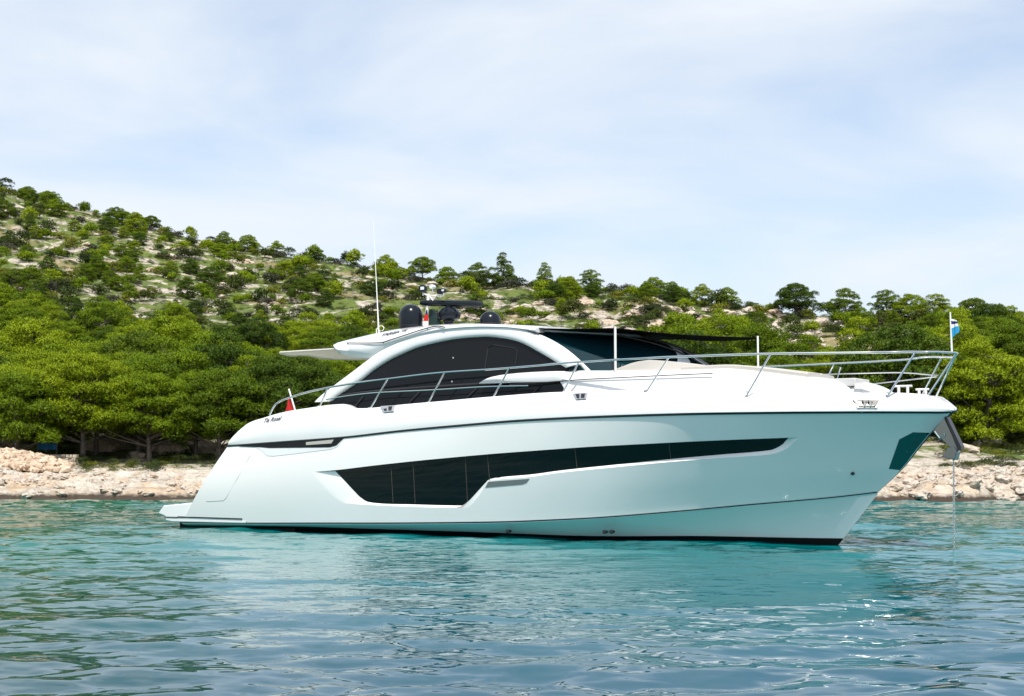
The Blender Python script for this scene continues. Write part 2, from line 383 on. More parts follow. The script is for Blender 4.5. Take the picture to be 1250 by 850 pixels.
def nrm(u, t):
    a = hull(u + 1e-3, t) - hull(u - 1e-3, t); b = hull(u, np.asarray(t) + 1e-3) - hull(u, np.asarray(t) - 1e-3)
    n = np.cross(a, b); n = n / np.linalg.norm(n, axis=-1)[..., None]; n = np.where(n[..., 1:2] < 0, -n, n); return n
out_bot = [(384, 576.3), (391, 586), (399, 595.5), (406, 603), (412.6, 608.5), (421, 613), (432, 615), (448, 616.2), (502, 618.7), (545, 619.8), (567, 620), (574, 617.5), (582, 608), (588, 600), (592, 592.5), (597, 587.5), (606, 585.6), (646.6, 582.3), (680, 577.6), (740, 571.5), (816, 564.2), (880, 559.2), (935, 555.5), (952, 551.8), (965.6, 543.5), (975, 534.2)]
in_bot = [(407, 575.4), (418, 587), (430, 600), (438.5, 608.4), (448, 613.8), (470, 616), (502, 616.8), (545, 618), (565.5, 618.2), (572, 615.8), (580, 607), (586, 599), (590, 591.5), (595, 586), (605.8, 583.8), (646.6, 580.2), (680, 575.8), (740, 569.6), (816, 562.4), (880, 557), (938, 552.2), (955, 545), (964, 534.8)]
top_px = [(384, 576.1), (407, 574.3), (450, 569.2), (516, 562), (597.6, 554.5), (680, 548.4), (720, 545.6), (816, 540.6), (900, 536.8), (964, 534.4), (975, 533.9)]
uvl = lambda L_: [hull_uv(*q) for q in L_]
OB, IB, TP = uvl(out_bot), uvl(in_bot), uvl(top_px)
fOB, fIB, fTP = interp(OB), interp(IB), interp(TP)
u0, u1, v0, v1 = OB[0][0], OB[-1][0], IB[0][0], IB[-1][0]
inside = np.unique(np.r_[np.linspace(u0, u1, 190), [q[0] for q in OB]])
US = np.r_[np.linspace(0, u0, 30)[:-1], inside, np.linspace(u1, 1, 44)[1:]]
fuse = float(fTP(u0)), float(fTP(u1))
def split(u):
    if u <= u0: return (fuse[0],) * 2
    if u >= u1: return (fuse[1],) * 2
    a, b = float(fOB(u)), float(fTP(u)); return (min(a, b), b)
boot = interp([tuple(P(a, b, bcX)[[0, 2]]) for a, b in [(222, 643), (380, 644), (560, 650), (720, 656), (898, 656.5)]] + [(18.3, P(1026, 657.5, .1)[2])])
mb = MB()
for sgn in (1, -1):
    S = np.array([1, sgn, 1.])
    A = np.array([[hull(u, split(u)[0] * k / 16) * S for k in range(17)] for u in US])
    Bq = np.array([[hull(u, split(u)[1] + (1 - split(u)[1]) * k / 12) * S for k in range(13)] for u in US])
    mb.grid(A); mb.grid(Bq)
    # recess walls
    VS = v0 + (inside - u0) / (u1 - u0) * (v1 - v0)
    ib = np.array([min(float(fIB(v)), float(fTP(v))) for v in VS]); tp = np.array([float(fTP(v)) for v in VS]); dep = .075
    Ib = (hull(VS, ib) - nrm(VS, ib) * dep) * S; It = (hull(VS, tp) - nrm(VS, tp) * dep) * S
    Ob = np.array([hull(u, split(u)[0]) for u in inside]) * S; Ot = np.array([hull(u, split(u)[1]) for u in inside]) * S
    mb.grid([Ob, Ib]); mb.grid([Ot, It])
    # bottom: chine flat, then bottom panel under it
    C = np.array([hull(u, 0) for u in US])
    wl_end = 17.9
    zb_row = np.array([float(boot(x)) for x in C[:, 0]])
    def under(fy, z, dz=.04):
        D_ = C.copy(); D_[:, 2] = np.minimum(z, C[:, 2] - dz); xe = float(stemX(D_[-1, 2])); D_[:, 0] = XC0 + US * (xe - XC0)
        D_[:, 1] = np.maximum(C[:, 1] * fy * (1 - (1 - fy) * 1.2 * US ** 2), .004); return D_
    D1 = C.copy(); D1[:, 2] -= .03; D1[:, 1] = np.maximum(C[:, 1] - .045, .004)
    fb = np.clip((C[:, 2] - zb_row) / (C[:, 2] + .02), 0.05, 1)
    D3 = under(.8, C[:, 2] * 0 - .0); D2 = D1 + (D3 - D1) * fb[:, None]; D2[:, 2] = np.minimum(zb_row, C[:, 2] - .035)
    D2[-1, 0] = float(stemX(D2[-1, 2]))
    mb.grid([C * S, D1 * S, D2 * S], k=0)
    mb.grid([D2 * S, D3 * S, under(.5, C[:, 2] * 0 - .4) * S, under(.02, C[:, 2] * 0 - .75) * S], k=1)
# transom
tr = [hull(0, k / 10) for k in range(11)]
mb.grid([tr, [p * mirror for p in tr]])
hull_o = mb.build('hull', [M['hull_paint'], M['boot']], yacht, sharp=30)
def hull_strip(name, mats, samples, w, off=.006, parent=hull_o, depth=.02):
    """thin moulding that follows the hull side, samples = [(u, t)]"""
    for sgn in (1, -1):
        m_ = MB(); S = np.array([1, sgn, 1.])
        pts = np.array([(hull(u, t) + nrm(u, t) * off) * S for u, t in samples]); m_.tube(pts, w / 2, 6); m_.build(name, mats, parent)
hull_strip('rubbing_strake', M['black'], [(u, .988) for u in np.linspace(0.0, .999, 120)], .05, .0)
hull_strip('chine_line', M['black'], [(u, .012) for u in np.linspace(.0, .999, 120)], .04, -.008)
for sgn in (1, -1):
    S = np.array([1, sgn, 1.]); m_ = MB()
    VV = np.linspace(v0, v1, 220); rowsw = []
    for k in range(9):
        ib = np.array([min(float(fIB(v)), float(fTP(v))) for v in VV]); tp = fTP(VV); tt = ib + (tp - ib) * k / 8
        rowsw.append((hull(VV, tt) - nrm(VV, tt) * .073) * S)
    m_.grid(rowsw); g = m_.build('hull_window', M['hullglass'], yacht, sharp=60)
    for px in (475, 502, 566, 593, 700, 815):
        ya, yb = np.interp(px, *np.array(top_px).T), np.interp(px, *np.array(in_bot).T); m_ = MB()
        m_.tube([(lambda u_, t_: (hull(u_, t_) - nrm(u_, t_) * .069) * S)(*hull_uv(px + 3 * q, ya + (yb - ya) * q)) for q in np.linspace(.04, .96, 8)], .008, 5)
        m_.build('mullion', M['mull'], g)
def on_hull(poly, off, inward=.0):
    return [hull(*q) + nrm(*q) * off for q in uvl(poly)]
def patch(name, poly, m_, off=.004, parent=hull_o, both=True, nper=6):
    """flat panel that lies on the hull side, with its own thickness"""
    pts = []
    for i in range(len(poly)):
        a, b = np.array(poly[i]), np.array(poly[(i + 1) % len(poly)])
        for k in range(nper): pts.append(tuple(a + (b - a) * k / nper))
    uv = uvl(pts); o_ = []
    for sgn in ((1, -1) if both else (1,)):
        S = np.array([1, sgn, 1.]); c = np.mean(uv, 0); m2 = MB()
        rings = [[(hull(*(c + (np.array(q) - c) * f)) + nrm(*(c + (np.array(q) - c) * f)) * (off if f < 1 else off)) * S for q in uv] for f in (1, .66, .33, .02)]
        base = [(hull(*q) - nrm(*q) * .01) * S for q in uv]
        m2.grid([base] + rings, closev=True); o_.append(m2.build(name, m_, parent))
    return o_
patch('air_vent', [(596, 588.2), (646.6, 584.6), (643, 589.5), (638, 591.5), (592.5, 595.5)], mat('vent_grille', (.16, .18, .18), .4), .006)
# quarter window with a scooped white surround
patch('quarter_recess', [(291, 545.4), (420, 534.6), (412, 545.5), (404, 548.5), (365, 553.5), (334, 557), (326, 556.5), (318, 549), (312, 546.2)], M['gelcoat'], .008)
patch('quarter_window', [(292, 545.3), (298, 541.5), (420, 535), (411, 544), (403, 546.3), (330, 547.2), (318, 546.2)], M['tint'], .014)
patch('quarter_curtain', [(374, 540), (408, 536.8), (405, 541.5), (374, 543.5)], mat('curtain', (.42, .4, .36), .8), .018)
for px, py in [(738.6, 649.4), (747, 649.2), (620.7, 648.5)]:
    q = P(px, py, lambda X, Z: bcX(X) - .06); m_ = MB(); m_.lathe(q, [(.03, -.1), (.045, .0), (.045, .05), (.02, .055)], 12, axis=1); m_.build('drain_outlet', M['black'], hull_o)
m_ = MB(); q = hull(*hull_uv(1041, 578)); m_.lathe(q - [0, .05, 0], [(.03, -.05), (.04, .05), (.04, .075), (.02, .08)], 12, axis=1); m_.build('drain_outlet', M['black'], hull_o)
# seam of the stern quarter
m_ = MB(); m_.tube([hull(*hull_uv(*q)) for q in [(306, 556), (304, 559), (290, 584), (276, 608), (273, 611), (252, 612)]], .008, 5); m_.build('panel_seam', M['grey_gelcoat'], hull_o)
# stem guard plate of polished steel
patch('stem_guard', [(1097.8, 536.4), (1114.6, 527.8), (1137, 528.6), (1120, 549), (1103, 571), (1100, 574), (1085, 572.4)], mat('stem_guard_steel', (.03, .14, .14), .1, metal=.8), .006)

# --- swim platform
prof = [(199.8, 617), (192.4, 626.8), (201, 630.3), (202, 635.8), (210, 637.5), (300, 639.5), (310, 622), (285, 613.5), (250, 612.4)]
Yp = 2.36; pts = [P(a, b, Yp) for a, b in prof]
m_ = MB()
rowsp = [[(p[0] + (.25 if i < 5 else 0) * (abs(y) / Yp) ** 6 * 0, y, p[2]) for i, p in enumerate(pts)] for y in np.linspace(-Yp, Yp, 15)]
m_.grid(rowsp, closev=True, capu=True); plat = m_.build('swim_platform', M['gelcoat'], yacht, bevel=.03)
m_ = MB(); a, b = P(217, 632.2, Yp), P(296, 632.6, Yp); m_.box(((a[0]+b[0])/2, Yp + .004, (a[2]+b[2])/2), (b[0]-a[0], .02, .035)); a2 = P(201, 630.3, Yp); m_.box(((a[0]+a2[0])/2, Yp+.004, a[2]+.01), (a[0]-a2[0], .02, .025)); m_.build('platform_trim', M['black'], plat)
m_ = MB()
a, b = P(209, 638.5, Yp - .03), P(350, 641, Yp - .03); m_.box(((a[0]+b[0])/2, 0, .03), (b[0]-a[0], 2*Yp - .7, .36)); m_.build('platform_keel', M['boot'], plat)

# --- bulwark moulding, deck
top_b = [(281, 541), (283.5, 535), (288, 530), (295, 523.5), (303.6, 517), (312, 513.3), (321, 510.7), (335, 506.3), (353, 502), (385, 497), (405, 494.2), (420, 493.4), (427, 495), (434.6, 498.6), (445, 498.6), (463, 497.3), (486, 494.6), (540, 489.8), (600, 484.5), (682, 478.8), (720, 477.6), (759, 477), (860, 479), (960, 480), (1040, 480), (1085, 479.4), (1110, 480.2), (1130, 482), (1146, 488.5)]
inset = interp([(XS1, .10), (3, .14), (8, .2), (14, .3), (17.5, .3), (19.6, .2), (20.4, .1), (20.75, .03)])
btX = lambda X, Z=0: max(.03, brX(X) - float(inset(X)))
tz = interp([tuple(P(a, b, btX)[[0, 2]]) for a, b in top_b] + [(20.75, P(1167, 498.5, .05)[2])], True)
XB = np.unique(np.r_[np.linspace(XS1 + .01, 5, 90), np.linspace(5, 19, 120), np.linspace(19, 20.745, 40)])
m_ = MB(); far_in = []
for sgn in (1, -1):
    G = []
    for X in XB:
        b, ti, zr_, zt = brX(X), float(inset(X)), float(rz(X)), float(max(tz(X), rz(X) + .02)); row = []
        for k in range(9):
            s_ = k / 8; row.append((X, sgn * (b + .02 - (ti) * (s_ ** 1.5) + .035 * math.sin(math.pi * s_)), zr_ + (zt - zr_) * s_))
        w = max(.01, min(.12, (b - ti) * .5)); yi = max(b + .02 - ti - w, .004)
        dk = min(.3, (zt - zr_) * .8)
        row += [(X, sgn * yi, zt), (X, sgn * yi * .985, zt - dk * .4), (X, sgn * yi * .96, zt - dk), (X, sgn * yi * .5, zt - dk + .02), (X, 0, zt - dk + .03)]
        G.append(row)
    m_.grid(G)
bul = m_.build('deck_moulding', M['gelcoat'], yacht, sharp=38)
m_ = MB()  # cockpit aft bulkhead closes the moulding
X = XB[0] + .01; e = [(X, 2.4, float(rz(X))), (X + .25, 2.3, float(rz(X)) + .35)]; m_.grid([e, [(a, -b, c) for a, b, c in e]]); m_.build('transom_coaming', M['gelcoat'], yacht)

def text(body, size, frame, m_, parent, name, shear=0, bold=0):
    cu = bpy.data.curves.new(name, 'FONT'); cu.body = body; cu.size = size; cu.shear = shear; cu.extrude = .004; cu.offset = bold
    tmp = bpy.data.objects.new('tmp', cu); col.objects.link(tmp); bpy.context.view_layer.update()
    me = bpy.data.meshes.new_from_object(tmp.evaluated_get(bpy.context.evaluated_depsgraph_get())); bpy.data.objects.remove(tmp)
    me.materials.clear(); me.materials.append(m_)
    o = bpy.data.objects.new(name, me); col.objects.link(o); o.parent = parent
    a, b, c = [np.asarray(q, float) * mirror for q in frame]   # origin, point along the text, point upward
    ex = Vector(b - a); w = ex.length; ex.normalize(); up = Vector(c - a); ez = ex.cross(up).normalized(); ey = ez.cross(ex)
    xs = [v.co.x for v in me.vertices]; s = w / (max(xs) - min(xs))
    o.matrix_local = Matrix.Translation(Vector(a) + ez * .006) @ Matrix((ex, ey, ez)).transposed().to_4x4() @ Matrix.Scale(s, 4)
    return o
def bulw(px, py): 
    f = lambda X, Z: brX(X) + .03 - float(inset(X)) * np.clip((Z - float(rz(X))) / max(.05, float(tz(X) - rz(X))), 0, 1) ** 1.5 + .035 * math.sin(math.pi * float(np.clip((Z - float(rz(X))) / max(.05, float(tz(X) - rz(X))), 0, 1)))
    return P(px, py, f)
text('Tia Rosal', .2, (bulw(321, 516.3), bulw(342, 513.0), bulw(321.5, 511)), M['letter'], bul, 'yacht_name', .35)
# hawse openings and cleats set into the bulwark
def insert(name, poly, m2, off=.012, parent=bul):
    o_ = MB(); q = np.array([bulw(*p_) for p_ in poly]); o_.prism(q + [0, off + .015, 0], (0, -.07, 0)); return o_.build(name, m2, parent, smooth=False)
hz = insert('hawse_frame', [(1038, 485), (1077, 486.6), (1071.5, 497.3), (1047.5, 497.3)], M['steel'])
insert('hawse_opening', [(1041.5, 487.6), (1074, 488.6), (1069.5, 495.8), (1049, 495.8)], M['black'], .03, hz)
for x_ in (1056, 1063):
    m_ = MB(); c = bulw(x_, 493); m_.lathe(c + [0, .03, -.05], [(.03, 0), (.03, .08), (.05, .09), (.05, .12)], 10); m_.build('hawse_roller', M['steel'], hz)
for c0 in (474, 709):
    y_ = 499 if c0 < 500 else 483.5
    z_ = insert('fairlead', [(c0 - 9, y_ - 3), (c0 + 9, y_ - 4.2), (c0 + 7, y_ + 3.4), (c0 - 5, y_ + 4.2)], M['steel'])
    insert('fairlead_slot', [(c0 - 6, y_ - 2.2), (c0 - 1, y_ - 2.6), (c0 - 1, y_ + 2.6), (c0 - 4, y_ + 2.8)], M['black'], .018, z_)
    insert('fairlead_slot', [(c0 + 1, y_ - 2.6), (c0 + 6, y_ - 3), (c0 + 5, y_ + 2), (c0 + 1, y_ + 2.4)], M['black'], .018, z_)

# --- coachroof on the foredeck
sh = [(586, 467.5, 2.08), (590, 463.5, 2.07), (599, 459.5, 2.05), (615, 456.6, 2.02), (640, 454.3, 1.98), (670, 452.8, 1.93), (708, 452.2, 1.86), (760, 452.2, 1.76), (820, 451.6, 1.62), (875, 450, 1.45), (915, 452.5, 1.3), (950, 456.6, 1.15), (985, 461, .98), (1012, 465, .85), (1027, 470, .75), (1036, 475.5, .66), (1042, 483, .55)]
shp = [P(a, b, y) for a, b, y in sh]; shz = interp([(q[0], q[2]) for q in shp]); shy = interp([(q[0], q[1]) for q in shp])
Xa, Xf = shp[0][0], shp[-1][0]; XL = P(690, 477, 2.0)[0]
m_ = MB(); G = []
for X in np.r_[np.linspace(Xa, Xa + .6, 14)[:-1], np.linspace(Xa + .6, Xf, 80)]:
    y, z = float(shy(X)), float(shz(X)); lowz = float(shz(Xa)) - .02 + .0 * X
    low2 = float(tz(X)) - .35
    k = np.clip((X - XL + .15) / .3, 0, 1); lz = lowz * (1 - k) + low2 * k; lz = min(lz, z - .01); h = z - lz
    half = [(y + .02 + .12 * k, lz), (y + .05 + .02 * k, lz + h * .45), (y + .03, lz + h * .7), (y - .03, lz + h * .92), (y - .12, z), (y * .6, z + .03), (0, z + .045)]
    G.append([(X, a, b) for a, b in half] + [(X, -a, b) for a, b in half[::-1][1:]])
m_.grid(G, capu=True); coach = m_.build('coachroof', M['gelcoat'], yacht, sharp=50)
m_ = MB(); cs = lambda a, b: P(a, b, lambda X, Z: float(shy(X)) + .05)
m_.tube(spline([cs(*q) for q in [(622, 469.5), (650, 468), (690, 465), (720, 463), (770, 460.5), (820, 458), (870, 456)]], 40), .012, 6); m_.build('coachroof_seam', M['black'], coach)
for (a, b, c, d) in [(735, 466, 735, 477), (775, 465, 776, 475)]:
    m_ = MB(); m_.tube([cs(a, b), cs(c, d)], .006, 5); m_.build('panel_seam', M['grey_gelcoat'], coach)
# backrest and sunpad on it
m_ = MB(); a, b = P(826, 451, 1.1), P(984, 459.6, .9); zt = [float(shz(X)) + .10 for X in np.linspace(a[0], b[0], 12)]
for s_ in (-1, 1):
    m2 = MB(); G = []
    for X in np.linspace(a[0], b[0], 14):
        y1 = max(.3, min(1.1, float(shy(X)) - .18)); z = float(shz(X)); w = [(.03, z), (.03, z + .1), (.08, z + .13), (y1 - .06, z + .11), (y1, z + .08), (y1, z)]
        G.append([(X, s_ * p_, q_) for p_, q_ in w])
    m2.grid(G, closev=True, capu=True); m2.build('sunpad', M['cushion'] if 1 else 0, coach, sharp=50)
m_ = MB(); c = P(1034, 468, .1); m_.box(c, (.7, .9, .17)); m_.box(c + [.25, .3, -.12], (.1, .1, .3), k=1); m_.build('windlass_hatch', [M['grey_gelcoat'], M['black']], coach, bevel=.02)
m_ = MB()   # second low mould forward: the anchor locker hump
G = []
hp = [P(*q, .35) for q in [(1040, 466.5), (1050, 466), (1061, 468), (1070, 471), (1078, 475.5), (1083, 482)]]; hz_ = interp([(q[0], q[2]) for q in hp])
for X in np.linspace(hp[0][0], hp[-1][0], 24):
    z = float(hz_(X)); zb = float(tz(X)) - .3; w = .62 * (1 - ((X - hp[0][0]) / 1.9) ** 2 * .5)
    G.append([(X, w * math.cos(t_) * (1 + .1 * math.sin(t_)), zb + (z - zb) * math.sin(t_) ** .7) for t_ in np.linspace(0, math.pi, 15)])
m_.grid(G, capu=True); loc = m_.build('anchor_locker', M['gelcoat'], yacht, sharp=50)
m_ = MB(); c = P(1054, 471, .55); m_.grid([[P(1043, 467.6, .56), P(1052, 467.2, .56), P(1062, 470.5, .56), P(1065, 474.6, .56)], [P(1043, 475, .6), P(1052, 475, .6), P(1062, 475, .6), P(1066, 475, .6)]]); m_.build('locker_panel', M['grey_gelcoat'], loc)
# bollards at the bow
for px_, wpx, Yb in ((1102.5, 19, .45), (1126, 14, .25)):
    base = P(px_, 482, Yb); top = P(px_, 471.5 if px_ < 1110 else 475.5, Yb); m_ = MB(); w = wpx / 50
    m_.tube([top - [w/2, 0, 0], top + [w/2, 0, 0]], .022, 8)
    for s_ in (-.25, .25): m_.tube([base + [w*s_, 0, -.12], top + [w*s_, 0, 0]], .03, 8)
    m_.build('bollard', M['whitemetal'], yacht)

# --- cabin side, arch, glass
cab = lambda X, Z: 2.0 - .14 * (Z - 3.0)
arc_in = [(404, 490), (412, 483.4), (425, 474.5), (438.7, 465.4), (457, 451), (476.8, 438.6), (493, 431), (510.4, 424), (527, 419.7), (544, 416), (560, 413.5), (577.6, 411.9), (590, 411.3), (600, 411.6), (609.6, 412.7), (621, 414.4), (632.5, 417.4), (643, 422), (653.6, 427.9), (668, 436), (680, 443.2), (690, 449)]
arc_out = [(383, 491), (390, 484), (400.6, 475.5), (422, 459.5), (445, 442), (455, 434.5), (466, 427.5), (480, 420.5), (496, 413.5), (512, 408), (528, 404), (544, 401.2), (560, 399), (577, 397.4), (595, 396.8), (613, 397.0), (625, 398.6), (636, 401.6), (645, 405), (653.6, 409.3), (668, 418), (682, 427.5), (695, 436.5), (706, 444.5)]
A_in = spline([P(*q, cab) for q in arc_in], 90); A_out = spline([P(*q, cab) for q in arc_out], 90)
for sgn in (1, -1):
    S = np.array([1, sgn, 1.]); m_ = MB(); G = []
    for i in range(90):
        a, b = A_in[i], A_out[i]
        o3 = [np.r_[a[0], a[1] - .16, a[2]], np.r_[a[0], a[1] - .02, a[2]]]
        for f in (.08, .25, .5, .75, .92): q = a + (b - a) * f; o3.append(np.r_[q[0], q[1] + .035 * math.sin(math.pi * f) + .01, q[2]])
        o3 += [np.r_[b[0], b[1] - .02, b[2]], np.r_[b[0], b[1] - .2, b[2]]]
        G.append([p_ * S for p_ in o3])
    m_.grid(G, closev=True, capu=True); m_.build('cabin_arch', M['gelcoat'], yacht, sharp=50)
    # dark glass fills the arch down to the side deck
    m_ = MB(); bot = [np.array([x_, 0, 2.72]) for x_ in np.linspace(A_in[0][0] - .2, P(692, 480, 1.95)[0], 90)]
    G = []
    for i in range(90):
        t_ = A_in[i] + (A_out[i] - A_in[i]) * .1; row = []
        for k in range(9):
            q = bot[i] + (t_ - bot[i]) * k / 8; q[1] = cab(0, q[2]) - .045; row.append(q * S)
        G.append(row)
    m_.grid(G); g = m_.build('cabin_side_window', M['tint'], yacht, sharp=70)
    sill = spline([P(*q, lambda X, Z: cab(X, Z) - .03) for q in [(388, 489), (404, 485.5), (440, 479.8), (480, 476), (545, 471.5), (590, 468.6), (640, 464), (690, 458)]], 40)
    m_ = MB(); m_.grid([[q * S + S * [0, .0, .035] for q in sill], [q * S + S * [0, .02, 0] for q in sill], [q * S + S * [0, 0, -.035] for q in sill]]); m_.build('window_sill', M['black'], g)
    for q1, q2 in [((433, 498), (444, 484)), ((500, 492.5), (513, 478)), ((571, 486), (583, 473.5)), ((650, 481), (660, 471.5))]:
        a, b = [P(*q, lambda X, Z: cab(X, Z) - .035) for q in (q1, q2)]; m_ = MB(); m_.tube([a * S, b * S], .028, 6); m_.build('window_post', M['black'], g)
    fr = [P(*q, lambda X, Z: cab(X, Z) - .042) for q in [(592, 449), (596, 425), (602, 421), (628, 425), (632, 429), (629, 446)]]
    m_ = MB(); m_.tube([q * S for q in fr], .016, 5); m_.build('sliding_window_frame', M['black'], g)
    for c in ((553.5, 437), (552, 466)):
        m_ = MB(); m_.lathe(P(*c, lambda X, Z: cab(X, Z) - .045) * S, [(.005, -.01), (.022, 0), (.022, .012), (.005, .014)], 8, axis=1); m_.build('window_stud', M['steel'], g)

# --- hardtop
tsil = [(404.5, 424), (407, 419.8), (421, 416), (440, 411.4), (459, 407), (488, 401.6), (512.6, 398.5), (544, 395.9), (575, 395.2), (600, 395.6), (640, 397.4), (668, 399)]
bsil = [(404.5, 426.5), (410, 431.4), (418.5, 433.6), (449, 436.6), (466, 430), (480, 423), (496, 416.5), (512, 411), (544, 404), (577, 400.6), (613, 400.5), (640, 403.5), (668, 408)]
T = [P(*q, 1.25) for q in tsil]; Bo = [P(*q, 1.8) for q in bsil]
tzf = interp([(q[0], q[2]) for q in T]); bzf = interp([(q[0], q[2]) for q in Bo])
Xr0, Xr1 = max(T[0][0], Bo[0][0]) + .0, min(T[-1][0], Bo[-1][0])
m_ = MB(); G = []
for i, X in enumerate(np.r_[Xr0 - .03, np.linspace(Xr0, Xr0 + .5, 9), np.linspace(Xr0 + .6, Xr1, 60)]):
    zt, zb = float(tzf(X)), float(bzf(X)); zt = max(zt, zb + .1)
    en = np.clip((X - Xr0) / .35, 0, 1) ** .5; zm = (zt + zb) / 2
    if i == 0: zt, zb = zm + .02, zm - .02; en = 0
    w = 1.8 * (.94 + .06 * en)
    half = [(w - .1, zb), (w, zb + (zt - zb) * .25), (w - .02, zb + (zt - zb) * .5), (w - .14, zb + (zt - zb) * .72), (1.25, zt), (.7, zt + .035), (0, zt + .045)]
    low = [(0, zb + .03)]
    G.append([(X, a, b) for a, b in half] + [(X, -a, b) for a, b in half[::-1][1:]] + [(X, 0, zb + .02)])
m_.grid(G, closev=True, capu=True); roof = m_.build('hardtop', M['gelcoat'], yacht, sharp=45)
def roofY(X, Z):
    zt, zb = float(tzf(X)), float(bzf(X)); return float(np.interp(Z, [zb, zb + (zt-zb)*.25, zb + (zt-zb)*.5, zb + (zt-zb)*.72, zt], [1.7, 1.8, 1.78, 1.66, 1.25]))
m_ = MB(); m_.tube(spline([P(a, b, roofY) + [0, .03, .02] for a, b in [(424, 419.8), (445, 419.9), (465.6, 419.6), (477, 416.3), (500, 408.8), (521.6, 402), (533, 399.6), (541, 400), (544, 401)]], 50), .014, 6)
for q in [(425, 420), (468, 419), (522, 402)]: a = P(*q, roofY); m_.tube([a + [0, .03, .02], a + [0, -.02, -.03]], .01, 5)
m_.build('roof_grab_rail', M['black'], roof)
text('TARGA 65', .3, (P(465.5, 410.6, roofY) + [0, .03, 0], P(496, 404.6, roofY) + [0, .03, 0], P(465.8, 406.3, lambda X, Z: 1.45) ), M['letter'], roof, 'model_lettering', 0, .012)
m_ = MB(); c = P(550, 399.6, 1.6); m_.tube([c + [0, -.1, -.12], c + [0, 0, .02]], .03, 8); m_.lathe(c + [0, -.02, 0], [(.01, -.06), (.07, -.04), (.07, .04), (.01, .06)], 10, axis=1); m_.build('horn', M['black'], roof)
m_ = MB()  # aft sun awning: framed canvas reaching over the cockpit
a, b = P(325, 431.5, 1.62), P(405, 426.5, 1.62); G = []
for f in np.linspace(0, 1, 16):
    X = a[0] + (b[0] + .2 - a[0]) * f; z = a[2] + (b[2] - a[2]) * f; w = 1.62 * min(1, (.12 + f * 5) ** .5) if f < .2 else 1.62
    G.append([(X, y_ * w, z + .05 * (1 - y_ * y_) - .16 * math.sin(math.pi * min(1, f)) * (1 - y_ ** 4) * .6) for y_ in np.linspace(1, -1, 15)])
G = np.array(G); m_.grid(G); m_.grid(G + [0, 0, .02]); m_.grid([G[:, 0], G[:, 0] + [0, 0, .02]]); m_.grid([G[0], G[0] + [0, 0, .02]])
aw = m_.build('aft_awning', M['canvas'], yacht, sharp=60)
m_ = MB(); m_.tube(np.r_[G[::-1, 0], G[0], G[:, -1]], .028, 8); m_.build('awning_frame', M['canvas'], aw)
m_ = MB(); m_.tube([G[2, 0] + [0, -.02, .03], G[-1, 0] + [0, -.02, .05]], .016, 6); m_.build('awning_track', M['black'], aw)
m_ = MB(); yq = P(400, 476, 1.7); m_.box((A_in[0][0] + .3, 0, 3.05), (.5, 3.3, .5)); m_.build('cockpit_seat', M['cushion'], yacht, bevel=.08)

# --- windscreen
zb_, zt_ = P(703, 446, 1.75)[2] - .22, float(tzf(Xr1)) - .0
Xn, Xm = P(703, 446, 1.78)[0] - .05, 15.3
def ws(s, v):
    e = 1 - abs(s) ** 2.2; Xb_ = Xn + (Xm - Xn) * e; Xt = Xr1 - 1.0 + 2.75 * e
    return np.array([Xb_ * (1 - v) + Xt * v + .10 * math.sin(math.pi * v), s * (1.8 * (1 - v) + 1.62 * v), zb_ * (1 - v) + (zt_ - .03 - .2 * e) * v + .12 * math.sin(math.pi * v)])
def ws_uv(px, py, s_=0., v_=.5):
    for _ in range(60):
        p = np.array(proj(b2w(ws(s_, v_)))).ravel(); e = np.array([px, py]) - p
        if abs(e).max() < .05: break
        J = np.stack([(np.array(proj(b2w(ws(s_ + 1e-4, v_)))).ravel() - p) / 1e-4, (np.array(proj(b2w(ws(s_, v_ + 1e-4)))).ravel() - p) / 1e-4], 1)
        d = np.clip(np.linalg.lstsq(J, e, rcond=None)[0], -.1, .1); s_ = float(np.clip(s_ + d[0], -.99, .99)); v_ = float(np.clip(v_ + d[1], 0, 1))
    return s_, v_
m_ = MB(); m_.grid([[ws(s, v) for v in np.linspace(0, 1, 14)] for s in np.linspace(-1, 1, 61)]); scr = m_.build('windscreen', M['screen'], yacht, sharp=70)
m_ = MB(); m_.tube([ws(s, .0) for s in np.linspace(-1, 1, 50)], .045, 8); m_.build('windscreen_base', M['gelcoat'], scr)
m_ = MB(); m_.tube([ws(s, 1.0) for s in np.linspace(-1, 1, 50)], .05, 8); m_.build('windscreen_header', M['gelcoat'], scr)
for s_ in (-.93, .93):
    m_ = MB(); m_.tube([ws(s_, v) for v in np.linspace(0, 1, 14)], .05, 8); m_.build('windscreen_pillar', M['gelcoat'], scr)
m_ = MB(); ca, cb, cc_, cd = [ws_uv(*q) for q in ((796, 414), (803, 413.5), (843, 445), (826, 444))]
G = []
for f in np.linspace(0, 1, 12):
    l, r_ = np.array(ca) * (1 - f) + np.array(cd) * f, np.array(cb) * (1 - f) + np.array(cc_) * f
    G.append([ws(*(l + (r_ - l) * k)) + [.012, 0, .012] for k in np.linspace(0, 1, 5)])
m_.grid(G); m_.build('painted_sky_reflection', mat('sky_reflection_tint', (.75, .82, .85), .3), scr)  # pale strip laid on the glass, a painted reflection of bright sky
m_ = MB(); m_.grid([[(Xr1 - .3, 1.5 * s_, zt_ - .04), ws(s_, 1) + [0, 0, .03], ws(s_, 1) + [.02, 0, -.04]] for s_ in np.linspace(-1, 1, 41)]); m_.build('hardtop_brow', M['black'], scr)
m_ = MB(); m_.tube([ws(-.21, v) + [.01, 0, .01] for v in np.linspace(.0, .98, 20)], .03, 8); m_.build('windscreen_frame', M['gelcoat'], scr)
m_ = MB(); zc_ = P(800, 443.5, 1.2)[2]; G = []
